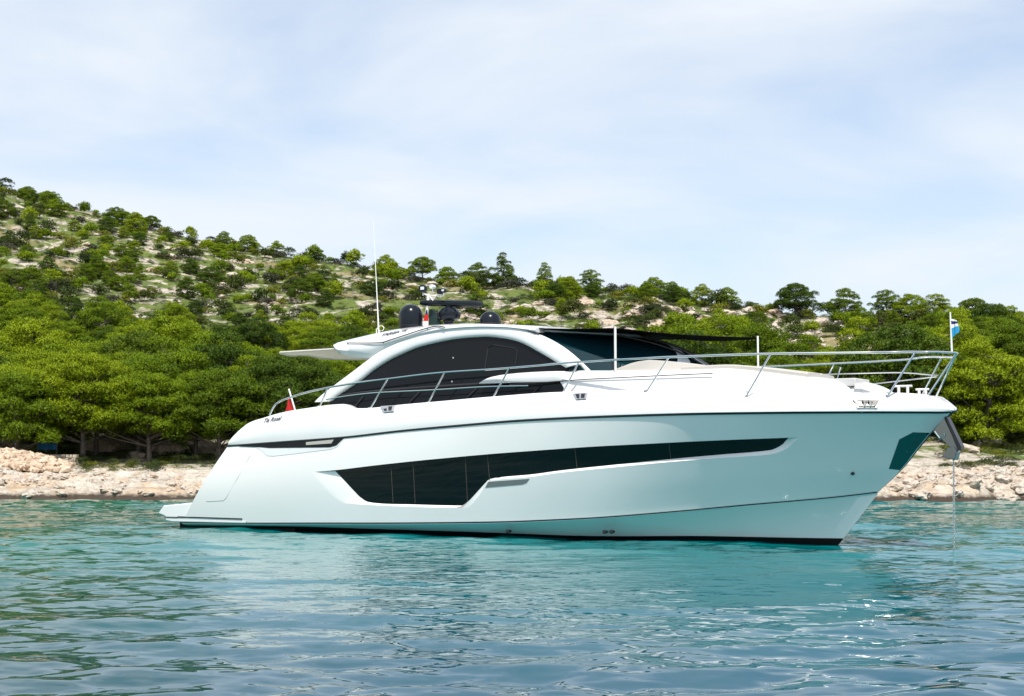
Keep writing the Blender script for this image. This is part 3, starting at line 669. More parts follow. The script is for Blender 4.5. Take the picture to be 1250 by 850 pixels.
for s_ in np.linspace(.86, -.95, 50):
    p_ = ws(s_, 0); o_ = np.array([.32 * (1 - abs(s_) ** 3) + .12, .14 * s_, 0]); lo_ = float(shz(p_[0])) - .25; hi = zc_ + .08 - .30 * min(1, max(0, (.74 - s_) / .8)) - (.25 * max(0, (s_ - .72) / .14))
    G.append([p_ * [1, 1, 0] + o_ + [.06, 0, lo_], p_ * [1, 1, 0] + o_ + [.03, 0, hi - .05], p_ * [1, 1, 0] + o_ + [-.03, 0, hi], p_ * [1, 1, 0] + o_ * .2 + [-.1, 0, hi - .02], p_ * [1, 1, 0] + [-.12, 0, lo_]])
m_.grid(G, capu=True, closev=True); m_.build('sunpad_backrest', M['cushion'], coach, sharp=50)
for s0, s1 in ((.45, .1), (-.05, -.25)):
    m_ = MB(); m_.tube([ws(s0 + (s1 - s0) * v, .9 - .75 * v) + [.03, 0, .03] for v in np.linspace(0, 1, 12)], .018, 5); m_.build('wiper', M['black'], scr)

# --- foredeck sunshade on poles
pn, pf = P(751, 401, 1.72), P(925, 412.5, .1)
c1, c2 = P(617, 398.2, 1.55), P(617, 398.2, 1.55) * mirror
G = []
for f in np.linspace(0, 1, 25):
    row = []
    for y_ in np.linspace(1, -1, 17):
        # width narrows from the roof to the forward pole
        X = c1[0] + (pf[0] - c1[0]) * f 
        w = np.interp(X, [c1[0], pn[0], pf[0]], [1.55, 1.72, .06]) ; zc = np.interp(X, [c1[0], pn[0], pf[0]], [c1[2] - .01, pn[2], pf[2]])
        sag = .10 * math.sin(math.pi * np.clip((X - c1[0]) / (pn[0] - c1[0]), 0, 1)) + (.12 * math.sin(math.pi * np.clip((X - pn[0]) / (pf[0] - pn[0]), 0, 1)) if X > pn[0] else 0)
        row.append((X, y_ * w, zc - sag * (.4 + .6 * (1 - abs(y_)))))
    G.append(row)
G = np.array(G); m_ = MB(); m_.grid(G); m_.grid(G + [0, 0, .012]); m_.grid([G[:, 0], G[:, 0] + [0, 0, .012]]); m_.grid([G[:, -1], G[:, -1] + [0, 0, .012]])
shd = m_.build('sunshade', M['mesh_shade'], yacht, sharp=60)
m_ = MB(); m_.tube(G[:, 0], .014, 6); m_.tube(G[:, -1], .014, 6); m_.build('shade_hem', M['mesh_shade'], shd)
for p_ in (pn, pf):
    zb2 = float(shz(p_[0])) - (.35 if p_ is not pf else .05); m_ = MB(); m_.tube([(p_[0], p_[1], zb2), (p_[0], p_[1], p_[2] + .04)], .028 if p_ is not pf else .022, 8); m_.build('shade_pole', M['whitemetal'], shd)

# --- rails
ry = lambda X, Z=0: max(.0, brX(X) - float(inset(X)) - .06 + float(np.interp(X, [13, 17, 19.5, 20.7], [0, .22, .22, 0])))
nr = [(329, 507), (335.7, 494.6), (343, 489.5), (353.6, 485.6), (375, 479), (398.4, 473.7), (435, 467.6), (472, 462.8), (541.8, 454.7), (600, 450.8), (650, 446.8), (708, 442), (760, 438.8), (810, 436.3), (860, 434.4), (900, 433), (941.6, 431.9), (1000, 431.2), (1060, 430.4), (1100, 429.8)]
near = [P(*q, ry) for q in nr] + [P(1130, 429.8, .95), P(1150, 430, .5), P(1165, 430.8, .12)]
near = spline(near, 160); near[:, 1] = np.maximum(near[:, 1], .02)
tip = P(1168.5, 431.5, 0)
m_ = MB(); m_.tube(np.r_[near, [tip], (near * mirror)[::-1]], .024, 8); rail = m_.build('guard_rail', M['steel'], yacht)
def Pr(q, s=1): return P(*q, ry) * np.array([1, s, 1])
def near_rail_at(X):
    i = np.argmin(abs(near[:, 0] - X)); return near[i]
mid = spline([Pr(q) for q in [(398, 488), (409.6, 485.6), (463, 479.3), (530.6, 476), (600, 472), (645, 471)]], 60)
for s_ in (1, -1): m_ = MB(); m_.tube(mid * [1, s_, 1], .015, 6); m_.build('mid_rail', M['steel'], rail)
stn = [((389.4, 496), (398.5, 474)), ((451, 498), (471.5, 462.9)), ((521.6, 491.5), (541.8, 454.8)), ((600.5, 485), (620.4, 449.3)), ((685.5, 479.5), (709, 442)), ((788, 477), (815, 436.1)), ((911.7, 479), (943.8, 431.9)), ((1083.6, 480), (1121.7, 430))]
for q1, q2 in stn:
    for s_ in (1, -1):
        a, b = Pr(q1, s_), near_rail_at(Pr(q2)[0]) * [1, s_, 1]; a[2] -= .06; m_ = MB(); m_.tube([a, b], .02, 8); m_.build('stanchion', M['steel'], rail)
        m_ = MB(); m_.lathe(a + [0, 0, .05], [(.04, 0), (.04, .02), (.02, .03)], 10); m_.build('stanchion_foot', M['steel'], rail)
for s_ in (1, -1):
    a = P(1131, 481, .3) * [1, s_, 1]; a[2] -= .08; m_ = MB(); m_.tube([a, tip + [-.02, .02 * s_, -.01]], .02, 8); m_.build('stanchion', M['steel'], rail)
for fm in ([P(1145, 458.5, -.1), P(1094, 455, -1.1), P(1040, 456.3, -1.75), P(988, 457.8, -2.0)], [P(1143, 460, -.1), P(1100, 465, -.75), P(1065, 469, -1.2)]):
    m_ = MB(); m_.tube(spline(fm, 30), .015, 6); m_.build('mid_rail', M['steel'], rail)
for c in ((17.2, -1.87),):
    m_ = MB(); m_.tube([(c[0], c[1], 2.9), (c[0] + .4, c[1] + .03, 3.98)], .018, 6); m_.build('stanchion', M['steel'], rail)

# --- flags
def flag(name, pts, mats, parent, bands, n=14, wave=.05):
    """hanging cloth: pts = four corners (hoist top, fly top, fly bottom, hoist bottom), bands split it along the hoist"""
    m2 = MB(); a, b, c, d = map(np.array, pts)
    for k in range(len(bands) - 1):
        G = []
        for v in np.linspace(bands[k], bands[k + 1], 6):
            l, r = a + (d - a) * v, b + (c - b) * v
            G.append([l + (r - l) * u_ + np.array([0, wave * math.sin(u_ * 9 + v * 3) * u_, 0]) for u_ in np.linspace(0, 1, n)])
        G = np.array(G); m2.grid(G, k=k); m2.grid(G + [0, .008, 0], k=k)
    return m2.build(name, mats, parent)
a, b = P(1162, 430, .0), P(1160, 383, 0)
m_ = MB(); m_.tube([a, b], [.022, .016], 8); m_.lathe(b, [(.0, .03), (.02, .02), (.02, 0), (.012, -.01)], 8); st = m_.build('bow_flagstaff', M['whitemetal'], yacht)
flag('blue_white_flag', [P(1160.8, 389, 0), P(1168, 391, 0), P(1171, 405, 0), P(1161.5, 413, 0)], [M['white'], M['navy'], M['white'], M['blue'], M['blue']], st, [0, .12, .3, .5, .75, 1])
a, b = P(361.7, 501, 2.05), P(352.5, 475, 2.05)
m_ = MB(); m_.tube([a - [0, 0, .1], b], .022, 8); st = m_.build('stern_flagstaff', M['whitemetal'], yacht)
flag('red_ensign', [P(354, 486.5, 2.03), P(352, 487, 1.95), P(348, 502.5, 1.95), P(360, 502, 2.03)], [M['red']], st, [0, 1], wave=.02)

# --- roof gear
def dome(name, x0, x1, ytop, ybase, Y):
    cx = (x0 + x1) / 2; b = P(cx, ybase, Y); t_ = P(cx, ytop, Y); r = (P(x1, ybase, 0)[0] - P(x0, ybase, 0)[0]) / 2 * math.cos(YAW) * .98; h = t_[2] - b[2] + .12; b[2] -= .12
    prof = [(r * .72, 0), (r * .9, .02), (r * .97, .1), (r, .14), (r, max(.15, h - r * .95))] + [(r * math.cos(w), h - r * .95 + r * .95 * math.sin(w)) for w in np.linspace(.1, math.pi / 2 - .02, 12)]
    m2 = MB(); m2.lathe(b, prof, 32); o = m2.build(name, M['radome'], yacht, sharp=40)
    m2 = MB(); m2.lathe(b + [0, 0, .13], [(r * 1.01, 0), (r * 1.015, .008), (r * 1.01, .02)], 32); m2.build('dome_seam', M['black'], o)
dome('satellite_dome', 487.6, 515.3, 371.5, 399, .55); dome('satellite_dome', 585.2, 611.5, 379.8, 396, -.35)
m_ = MB(); c = P(548, 376, 0); base = P(546, 397, 0)
m_.lathe((c[0], 0, base[2] - .1), [(.1, 0), (.1, .12), (.13, .14), (.13, .17), (.16, .2)], 20)
m_.lathe((c[0], 0, P(548, 392, 0)[2]), [(.14, 0), (.27, .05), (.31, .14), (.3, .22), (.2, .32), (.09, .37), (.09, .45)], 28); rd = m_.build('radar', M['radome'], yacht)
l, r_ = P(514, 370, 0.25), P(588.5, 371.5, -.25)
m_ = MB(); G = []
for f in np.linspace(0, 1, 12):
    q = l + (r_ - l) * f; k = 1 if 0 < f < 1 else .7
    G.append([q + np.array([0, .09 * math.cos(w) * k, .085 * math.sin(w) * k]) for w in np.linspace(0, 2 * math.pi, 14, endpoint=False)])
m_.grid(G, closev=True, capu=True); m_.build('radar_antenna', M['radome'], rd, sharp=60)
m_ = MB(); mb0 = P(519, 398, .2); mt = P(523, 361, .2); m_.tube([mb0 - [0, 0, .1], mt], .04, 8)
q1, q2 = P(521, 360.5, .2), P(541, 361.5, .2); m_.tube([q1, q2], .02, 6); m_.tube([q1 + [.05, 0, .02], q1 + [.2, 0, -.15], q1 + [.32, 0, .0]], .02, 6); m_.tube([P(516, 358, .2), q1], .02, 6); ms = m_.build('light_mast', M['whitemetal'], yacht)
for (cx, cy, rr, lens, mm) in ((516.5, 352.5, .105, 1, 'radome'), (528, 350.3, .06, 0, 'lens'), (537.5, 356, .08, 0, 'radome'), (541.5, 355, .06, 1, 'radome')):
    c = P(cx, cy, .2); m2 = MB(); m2.lathe(c, [(rr * .5, -.12), (rr * .95, -.06), (rr, .04), (rr * .9, .07)], 16, axis=1); fl = m2.build('floodlight', M[mm], ms)
    if lens: m3 = MB(); m3.box(c + [.03, .08, 0], (rr * 1.0, .02, rr * .75)); m3.build('lamp_lens', M['lens'], fl)
    m3 = MB(); m3.tube([c + [0, 0, -rr], c + [0, 0, -rr - .08]], .015, 6); m3.build('lamp_bracket', M['steel'], fl)
m_ = MB(); pl = [P(*q, .1) for q in [(523, 396.5), (524, 378), (527, 377.5), (531, 384), (537, 396.5)]]; m_.prism(pl, (0, -.12, 0)); m_.build('antenna_fin', M['fin'], roof, smooth=False)
flag('courtesy_flag', [P(520.8, 378, .3), P(522, 379, .28), P(522.5, 398, .25), P(515.5, 398, .32)], [M['navy'], M['red'], M['white']], ms, [0, .28, .7, 1], wave=.02)
m_ = MB(); a, b = P(462.5, 406.5, .9), P(455.5, 268, .9); m_.tube([a - [0, 0, .06], a + (b - a) * .35, b], [.022, .013, .005], 8); wa = m_.build('whip_antenna', M['whitemetal'], yacht)
m_ = MB(); c = P(465, 401, .9); m_.tube([c + [.1 * math.cos(w), 0, .07 * math.sin(w)] for w in np.linspace(0, 2 * math.pi, 16)], .01, 5); m_.tube([P(459.5, 407, .9), P(459.5, 402, .9), P(462, 400, .9)], .012, 5); m_.build('antenna_bracket', M['whitemetal'], wa)
m_ = MB(); m_.lathe(P(644, 396.8, .2), [(.05, -.1), (.05, .02), (.02, .03)], 8); m_.build('roof_vent', M['black'], roof)

# --- anchor on the stem
anc = MB(); Ya = .1
anc.prism([P(*q, Ya) for q in [(1152, 509), (1138.5, 526.5), (1158, 545), (1163, 551), (1170, 549)]], (0, -.2, 0)); bp_ = anc.build('anchor_bracket', M['mirror'], yacht, smooth=False, bevel=.012)
m_ = MB(); m_.prism([P(*q, Ya + .03) for q in [(1152.5, 508.5), (1155.5, 508.5), (1173, 545), (1173, 550), (1169, 550)]], (0, -.26, 0)); m_.build('anchor_shank', M['black'], bp_, smooth=False, bevel=.01)
m_ = MB(); m_.prism([P(*q, Ya + .05) for q in [(1156, 547), (1164, 545), (1168, 552), (1165, 562), (1157, 560), (1150, 558)]], (0, -.3, 0)); m_.build('anchor_fluke', M['mirror'], bp_, smooth=False, bevel=.015)
m_ = MB(); m_.tube([P(1141, 527, Ya + .02), P(1147, 535, Ya + .02), P(1152, 534, Ya + .02), P(1153, 529, Ya + .02)], .02, 6); m_.build('anchor_shackle', M['steel'], bp_)
# chain: hangs from the bow into the water
top_c = b2w(P(1164, 552, 0)); bot_c = at_z(1162, 668, 0) ; bot_c = np.array([top_c[0] - .04, top_c[1], -.3])
m_ = MB(); nl = 52
for i in range(nl):
    c = top_c + (bot_c - top_c) * (i + .5) / nl; hh = (top_c[2] - bot_c[2]) / nl * .72; aX = np.array([1, 0, 0.]) if i % 2 else np.array([0, 1., 0])
    m_.tube([c + aX * .02 * math.cos(w) + np.array([0, 0, hh * math.sin(w)]) for w in np.linspace(0, 2 * math.pi, 9)], .0085, 5)
tag(m_.build('anchor_chain', M['steel'], None, flip=False), 'steel link chain hanging straight down from the yacht bow into the sea', 'chain')

# ============================================================ PLANTS AND ROCKS
def leaf_nodes(ramp_c, var=.35):
    def f(t, b):
        oi = nd(t, 'ShaderNodeObjectInfo'); tcn = nd(t, 'ShaderNodeTexCoord'); n = nd(t, 'ShaderNodeTexNoise', Scale=.9, Detail=3.0); t.links.new(tcn.outputs['Object'], n.inputs['Vector'])
        m1 = nd(t, 'ShaderNodeMath', operation='MULTIPLY_ADD'); t.links.new(oi.outputs['Random'], m1.inputs[0]); m1.inputs[1].default_value = .55
        m2 = nd(t, 'ShaderNodeMath', operation='MULTIPLY_ADD'); t.links.new(n.outputs['Fac'], m2.inputs[0]); m2.inputs[1].default_value = .8; m2.inputs[2].default_value = -.18
        t.links.new(m2.outputs[0], m1.inputs[2])
        c = ramp(t, m1.outputs[0], ramp_c).outputs[0]; t.links.new(c, b.inputs['Base Color']); b.inputs['Roughness'].default_value = .55; b.inputs['Specular IOR Level'].default_value = .25
        tr_ = nd(t, 'ShaderNodeBsdfTranslucent'); t.links.new(c, tr_.inputs['Color']); mxs = nd(t, 'ShaderNodeMixShader'); mxs.inputs[0].default_value = .38
        out = t.nodes['Material Output']; t.links.new(b.outputs[0], mxs.inputs[1]); t.links.new(tr_.outputs[0], mxs.inputs[2]); t.links.new(mxs.outputs[0], out.inputs['Surface'])
    return f
M['needles'] = mat('pine_needles', nodes=leaf_nodes([(.1, (.10, .165, .007)), (.45, (.205, .31, .008)), (.85, (.34, .43, .012))]))
M['needles_dark'] = mat('pine_needles_dark', nodes=leaf_nodes([(.1, (.045, .09, .012)), (.5, (.09, .16, .012)), (.9, (.17, .24, .014))]))
M['maquis'] = mat('maquis_leaves', nodes=leaf_nodes([(.1, (.035, .055, .018)), (.5, (.075, .11, .022)), (.9, (.15, .18, .03))]))
M['grey_leaf'] = mat('grey_shrub_leaves', nodes=leaf_nodes([(.1, (.06, .065, .045)), (.9, (.15, .15, .10))]))
M['lime_leaf'] = mat('bright_shrub_leaves', nodes=leaf_nodes([(.1, (.12, .16, .012)), (.9, (.3, .31, .03))]))
M['bark'] = mat('bark', nodes=soft_dirt(0, (.05, .04, .032), (.14, .11, .09), 6))
def rock_nodes(t, b):
    tcn = nd(t, 'ShaderNodeTexCoord'); n = nd(t, 'ShaderNodeTexNoise', Scale=3.0, Detail=9.0, Roughness=.7); t.links.new(tcn.outputs['Object'], n.inputs['Vector'])
    oi = nd(t, 'ShaderNodeObjectInfo'); c = ramp(t, n.outputs['Fac'], [(.3, (.16, .13, .11)), (.5, (.45, .4, .34)), (.75, (.66, .61, .54))]).outputs[0]
    t.links.new(mix(t, oi.outputs['Random'], c, mix(t, .5, c, (.42, .28, .17))), b.inputs['Base Color']); b.inputs['Roughness'].default_value = .9
    bp = nd(t, 'ShaderNodeBump', Strength=.8, Distance=.05); t.links.new(n.outputs['Fac'], bp.inputs['Height']); t.links.new(bp.outputs[0], b.inputs['Normal'])
M['rock'] = mat('limestone', nodes=rock_nodes)

def tufts(centers, normals, length, width, k, r_):
    """k slender needles fanned about each normal -> (n*k*3 verts)"""
    n = len(centers); c = np.repeat(centers, k, 0); nn = np.repeat(normals, k, 0) + r_.normal(0, .55, (n * k, 3)); nn /= np.linalg.norm(nn, axis=1)[:, None]
    side = np.cross(nn, r_.normal(0, 1, (n * k, 3))); side /= np.linalg.norm(side, axis=1)[:, None] + 1e-9
    l = length * r_.uniform(.6, 1.2, (n * k, 1)); w = width * r_.uniform(.7, 1.3, (n * k, 1))
    return np.stack([c - side * w, c + side * w, c + nn * l], 1).reshape(-1, 3), np.repeat(np.repeat(normals + r_.normal(0, .22, normals.shape), k, 0) + .35 * nn, 3, 0)
def tri_obj(name, V, m_):
    V, NN = V if isinstance(V, tuple) else (V, None)
    me = bpy.data.meshes.new(name); n = len(V) // 3; me.vertices.add(len(V)); me.vertices.foreach_set('co', V.astype(np.float32).ravel())
    me.loops.add(len(V)); me.loops.foreach_set('vertex_index', np.arange(len(V), dtype=np.int32)); me.polygons.add(n); me.polygons.foreach_set('loop_start', np.arange(0, len(V), 3, dtype=np.int32))
    me.update(calc_edges=True); me.materials.append(m_)
    if NN is not None:   # foliage is shaded with the swell of its clump
        me.polygons.foreach_set('use_smooth', [True] * n); me.normals_split_custom_set((NN / np.linalg.norm(NN, axis=1)[:, None]).tolist())
    return me
def clump_tufts(cc, rad, per, r_, L_, Wd, k, up=.45, flat=.75):
    Cs, Ns = [], []
    for c, ra in zip(cc, rad):
        m = int(per * ra * ra / .5) + 8; d = r_.normal(0, 1, (m, 3)); d /= np.linalg.norm(d, axis=1)[:, None]; d[:, 2] = np.where(d[:, 2] < -.35, -d[:, 2] * .8, d[:, 2])
        s = r_.uniform(.62, 1.22, (m, 1)); Cs.append(c + d * ra * s * np.array([1, 1, flat])); n_ = d + np.array([0, 0, up]); Ns.append(n_ / np.linalg.norm(n_, axis=1)[:, None])
    return tufts(np.concatenate(Cs), np.concatenate(Ns), L_, Wd, k, r_)
def pine_mesh(seed, H, Wd, base, style):
    """crown of needle clumps on limbs (unit: metres) and the trunk with its limbs"""
    r_ = np.random.default_rng(seed); cc, rad = [], []; n = int(16 + Wd * Wd * 1.25); tries = 0
    while len(cc) < n and tries < 6000:
        tries += 1; a = r_.uniform(0, 2 * math.pi); f = r_.uniform(0, 1); q = r_.uniform(.15, 1) ** .55
        if style == 'umbrella': env = (1 - f ** 2.2) ** .5
        elif style == 'cone': env = (1 - f) ** .75 * .95 + .07
        else: env = math.sin(math.pi * min(1, .18 + f * .82)) ** .6
        p = np.array([math.cos(a) * q * env * Wd / 2 * (1 + .25 * math.sin(3 * a + seed)), math.sin(a) * q * env * Wd / 2 * (1 + .2 * math.cos(2 * a + seed)), base + (H - base) * f])
        ra = r_.uniform(.42, .8) * (Wd / 5) ** .35
        if all(np.linalg.norm(p - c) > (ra + r2) * .62 for c, r2 in zip(cc, rad)): cc.append(p); rad.append(ra)
    crown = clump_tufts(cc, rad, 300, r_, .15, .022, 6)
    mb = MB(); lean = r_.normal(0, .35, 2)
    def tr(z): s = z / H; return np.array([lean[0] * s * s * 2, lean[1] * s * s * 2, z])
    th = .055 + H * .018; mb.tube([tr(z) for z in np.linspace(-.4, H * .82, 8)], np.linspace(th * 1.25, th * .25, 8), 7)
    for c in cc[::2]:
        z0 = max(base * .55, c[2] - .35 * np.linalg.norm(c[:2]) - .3); a = tr(z0); m = (a + c) / 2 + [0, 0, -.08]
        mb.tube([a, m, c], [th * .4, th * .25, .012], 5)
    return crown, mb
def shrub_mesh(seed, w, h, n=9, L_=.12, Wd_=.03, per=190, k=4):
    r_ = np.random.default_rng(seed); cc, rad = [], []
    for i in range(n):
        a, q = r_.uniform(0, 6.28), r_.uniform(0, 1) ** .6; ra = r_.uniform(.28, .45) * w / 2; cc.append(np.array([math.cos(a) * q * (w/2 - ra), math.sin(a) * q * (w/2 - ra), ra * .4 + (h - ra) * r_.uniform(.0, 1) * (1 - q * .6)])); rad.append(ra)
    return clump_tufts(cc, rad, per, r_, L_, Wd_, k, .3, .8)
pines = []
for i, (H, w, b, s) in enumerate([(5.6, 6.4, 1.7, 'umbrella'), (5.6, 6.0, .35, 'round'), (4.6, 5.6, .2, 'round'), (6.6, 7.2, 2.3, 'umbrella'), (5.0, 5.0, .15, 'round'), (6.0, 4.8, .3, 'cone'), (6.6, 6.4, .5, 'round')]):
    c, t = pine_mesh(100 + i, H, w, b, s); tm = t.build('trunk', M['bark'], None, flip=False)
    tme = tm.data; bpy.data.objects.remove(tm)
    pines.append((H, w, tri_obj('crown', c, M['needles']), tri_obj('crown_dark', c, M['needles_dark']), tme))
shrubs = {k: [] for k in ('maquis', 'grey_leaf', 'lime_leaf')}
for i in range(4): shrubs['maquis'].append(tri_obj('shrub', shrub_mesh(200 + i, 2.0, 1.4 + .2 * i, 10), M['maquis']))
for i in range(2): shrubs['grey_leaf'].append(tri_obj('shrub', shrub_mesh(220 + i, 1.8, 1.0, 9), M['grey_leaf']))
for i in range(2): shrubs['lime_leaf'].append(tri_obj('shrub', shrub_mesh(230 + i, 1.8, 1.1, 9, .13, .026), M['lime_leaf']))
shrubs['young'] = [tri_obj('bush', shrub_mesh(240 + i, 2.0, 1.7, 11, .16, .026), M['needles']) for i in range(2)]
def put_pine(x, y, h, label, group, kind=None, dark=False, wide=1.0, z=None):
    k = kind if kind is not None else random.randrange(len(pines)); H, w, cm, cd, tm = pines[k]; s = h / H
    e = bpy.data.objects.new('pine_tree', None); col.objects.link(e); e.location = (x, y, (ground(x, y) if z is None else z) - .1)
    e.rotation_euler = (0, 0, random.uniform(0, 6.28)); e.scale = (s * wide, s * wide, s); tag(e, label, 'pine tree', group)
    for nm, me_ in (('crown', cd if dark else cm), ('trunk', tm)):
        o = bpy.data.objects.new(nm, me_); col.objects.link(o); o.parent = e
    return e
def put_shrub(x, y, w, h, sort, label, group):
    me_ = random.choice(shrubs[sort]); o = bpy.data.objects.new('shrub', me_); col.objects.link(o); o.location = (x, y, ground(x, y) - .12)
    o.rotation_euler = (0, 0, random.uniform(0, 6.28)); o.scale = (w / 1.9, w / 1.9, h / 1.5); tag(o, label, 'shrub', group); return o

placed = []
def free(x, y, r):
    for a, b, c in placed:
        if (a - x) ** 2 + (b - y) ** 2 < (r + c) ** 2: return False
    placed.append((x, y, r)); return True
def behind_yacht(px, py_top, py_base): # wholly hidden by the hull and cabin
    if px < 275 or px > 1150: return False
    lim = np.interp(px, [275, 400, 480, 600, 700, 880, 1140], [530, 480, 420, 405, 440, 452, 490]); return py_top > lim + 14
# named trees along the skyline
sky_t = [(613, 352, 46, 5, 'tall dark pine standing highest on the skyline above the cabin roof'), (583, 352, 30, 1, 'rounded pine left of the tallest skyline pine'),
         (665, 352, 37, 5, 'pointed open pine on the skyline just right of the tallest one'), (722, 358, 32, 6, 'bushy pine on the skyline above the mid sunshade'),
         (800, 372, 28, 2, 'low broad pine on the skyline above the sunshade pole'), (822, 370, 24, 1, 'small skyline pine right of the low broad one'), (858, 376, 28, 4, 'narrow pine on the skyline above the windscreen'), (890, 378, 28, 1, 'rounded pine on the ridge above the foredeck pole'),
         (972, 394, 46, 3, 'wide round-topped pine alone on the right ridge'), (1035, 398, 40, 1, 'dense pine on the ridge left of the paired pines'), (1085, 402, 42, 6, 'pale green pine on the ridge behind the bow rail'),
         (1112, 402, 38, 2, 'dark pine on the ridge left of the bow flagstaff'), (1143, 402, 44, 6, 'tall dark pine on the ridge touching the bow flagstaff'), (1190, 412, 46, 3, 'broad dark pine on the ridge right of the bow flagstaff'), (1222, 415, 34, 1, 'small pine stepping down the right end of the ridge'),
         (470, 331, 28, 1, 'bushy pine on the skyline beside the whip antenna'), (515, 340, 30, 3, 'wide low pine on the skyline above the searchlights'), (545, 345, 24, 2, 'low pine on the skyline right of the searchlights'), (385, 316, 18, 1, 'small dark pine on the long left ridge'), (300, 300, 22, 2, 'rounded dark pine on the left ridge above the antenna side'), (270, 296, 22, 1, 'dark pine in the clump at the left ridge bend'), (335, 307, 20, 4, 'narrow dark pine on the left ridge'),
         (28, 232, 16, 2, 'small dark pine at the top left of the hill'), (58, 240, 18, 4, 'pointed dark pine near the hill summit'), (180, 280, 20, 3, 'broad dark pine on the upper left ridge')]
for px, py, hp_, k, lab in sky_t:
    D = float(SD(px)) * .985; x = (px - 625) / F * D; h = hp_ / F * D; free(x, D, h * .25); put_pine(x, D, h * .9, lab, 'pines on the skyline', k, hp_ > 45, 1.1)
# shoreline pines with visible trunks
for px, py, hp_, k, lab in [(22, 571, 105, 0, 'shore pine at the far left beside the rubble heap'), (103, 566, 128, 3, 'large shore pine with a thick dark trunk right of the blue tarpaulin'), (118, 560, 110, 3, 'slim leaning shore pine beside the thick-trunked one'), (240, 560, 100, 3, 'spreading shore pine with a straight trunk nearest the yacht stern'),
                            (170, 560, 112, 0, 'shore pine with low branches between the thick trunk and the yacht'), (1215, 560, 96, 0, 'dark shore pine low at the right edge'), (60, 558, 118, 3, 'shore pine standing behind the low stone wall')]:
    d = 79. + (566 - py) * .5; x = (px - 625) / F * d; h = hp_ / F * d; free(x, d, 1.3); put_pine(x, d, h, lab, 'pines standing at the shore', k, False, 1.0)
dens_y = lambda px: np.interp(px, [-60, 60, 150, 250, 330, 420, 520, 640, 760, 900, 1010, 1100, 1160, 1210, 1320], [405, 412, 425, 435, 445, 460, 468, 465, 465, 478, 505, 505, 465, 428, 430])
cand = []
for px in np.arange(-50, 1310, 7.0):
    for py in np.arange(232, 572, 5.0):
        cand.append((px + random.uniform(-4, 4), py + random.uniform(-3, 3)))
random.shuffle(cand); cnt_p = cnt_s = 0
lab_z = {'l': ('bright green pine in the dense wood low on the left slope', 'pines of the dense lower left wood'), 'c': ('green pine on the slope seen above or behind the yacht', 'pines on the slope behind the yacht'),
         'r': ('bright green pine in the wood low behind the bow', 'pines of the lower right wood'), 'u': ('scattered small pine on the rocky upper slope', 'scattered pines on the rocky slope')}
pine_list, shrub_list = [], []
for px, py in cand:
    if py < float(SX(px)) + 2: continue
    if behind_yacht(px, py - 45, py): continue
    p = ground_at(px, py)
    if p is None or p[1] < 78: continue
    d = p[1]; dense = py > dens_y(px)
    if dense:
        h = random.uniform(3.8, 6.2) * (1 if d < 105 else .8); rr = h * .35
        if px < 0 or px > 1250: rr *= 1.3
        if free(p[0], p[1], rr): pine_list.append((p, h, px, py, 'd'))
    else:
        up = (py - float(SX(px))) < 60
        if random.random() < (.23 if px < 560 else .22 if px < 740 else .16):
            h = random.uniform(1.7, 3.5) * (d / 220) ** .35; rr = h * .52
            if nz(p[0], p[1], 20, 25, 2) > -.32 and free(p[0], p[1], rr): pine_list.append((p, h, px, py, 'u'))
print('pines', len(pine_list)); random.shuffle(pine_list); pine_list = [q for q in pine_list if q[4] == 'd'][:166] + [q for q in pine_list if q[4] == 'u'][:104]
for p, h, px, py, z in pine_list[:268]:
    key = 'u' if z == 'u' else ('l' if px < 330 else 'r' if px > 1120 else 'c'); lb, gr = lab_z[key]
    put_pine(p[0], p[1], h, lb, gr, random.choice([0, 3]) if p[1] < 86 and px < 400 else random.choice([1, 2, 4, 5, 6, 4, 2]) if z == 'u' or random.random() < .8 else None, random.random() < (.45 if z == 'u' else .28), 1.15)
bush_list = []
for px in np.arange(-30, 1300, 9.5):      # the ridge line carries its own growth
    D = float(SD(px)) * random.uniform(.965, 1.0); q = (px + random.uniform(-4, 4) - 625) / F * D; w = random.uniform(1.6, 4.2)
    if free(q, D, w * .22): (shrub_list if random.random() < .6 else bush_list).append(((q, D, 0), w, px, 0))
random.shuffle(cand)
for px, py in cand:
    if py < float(SX(px)) + 1 or behind_yacht(px, py - 12, py): continue
    if py > dens_y(px) and random.random() < .93 : continue
    p = ground_at(px, py)
    if p is None or p[1] < 74: continue
    w = random.uniform(1.4, 3.4) * (.8 + p[1] / 500); L_ = shrub_list if random.random() < .58 else bush_list
    if len(L_) < 292 and free(p[0], p[1], w * .26): L_.append((p, w, px, py))
for p, w, px, py in shrub_list:
    k_ = random.choices(['maquis', 'grey_leaf'], [.72, .28])[0]
    put_shrub(p[0], p[1], w, w * random.uniform(.5, .8), k_, {'maquis': 'dark green rounded shrub among pale rocks on the slope', 'grey_leaf': 'grey-green low shrub among pale rocks on the slope'}[k_], {'maquis': 'dark rounded shrubs', 'grey_leaf': 'grey low shrubs'}[k_])
for p, w, px, py in bush_list:
    o = put_shrub(p[0], p[1], w, w * random.uniform(.5, .95), random.choice(['lime_leaf', 'young', 'young']), 'bright yellow-green bush growing on the slope', 'bright green bushes'); o.name = 'bush'; o['category'] = 'bush'
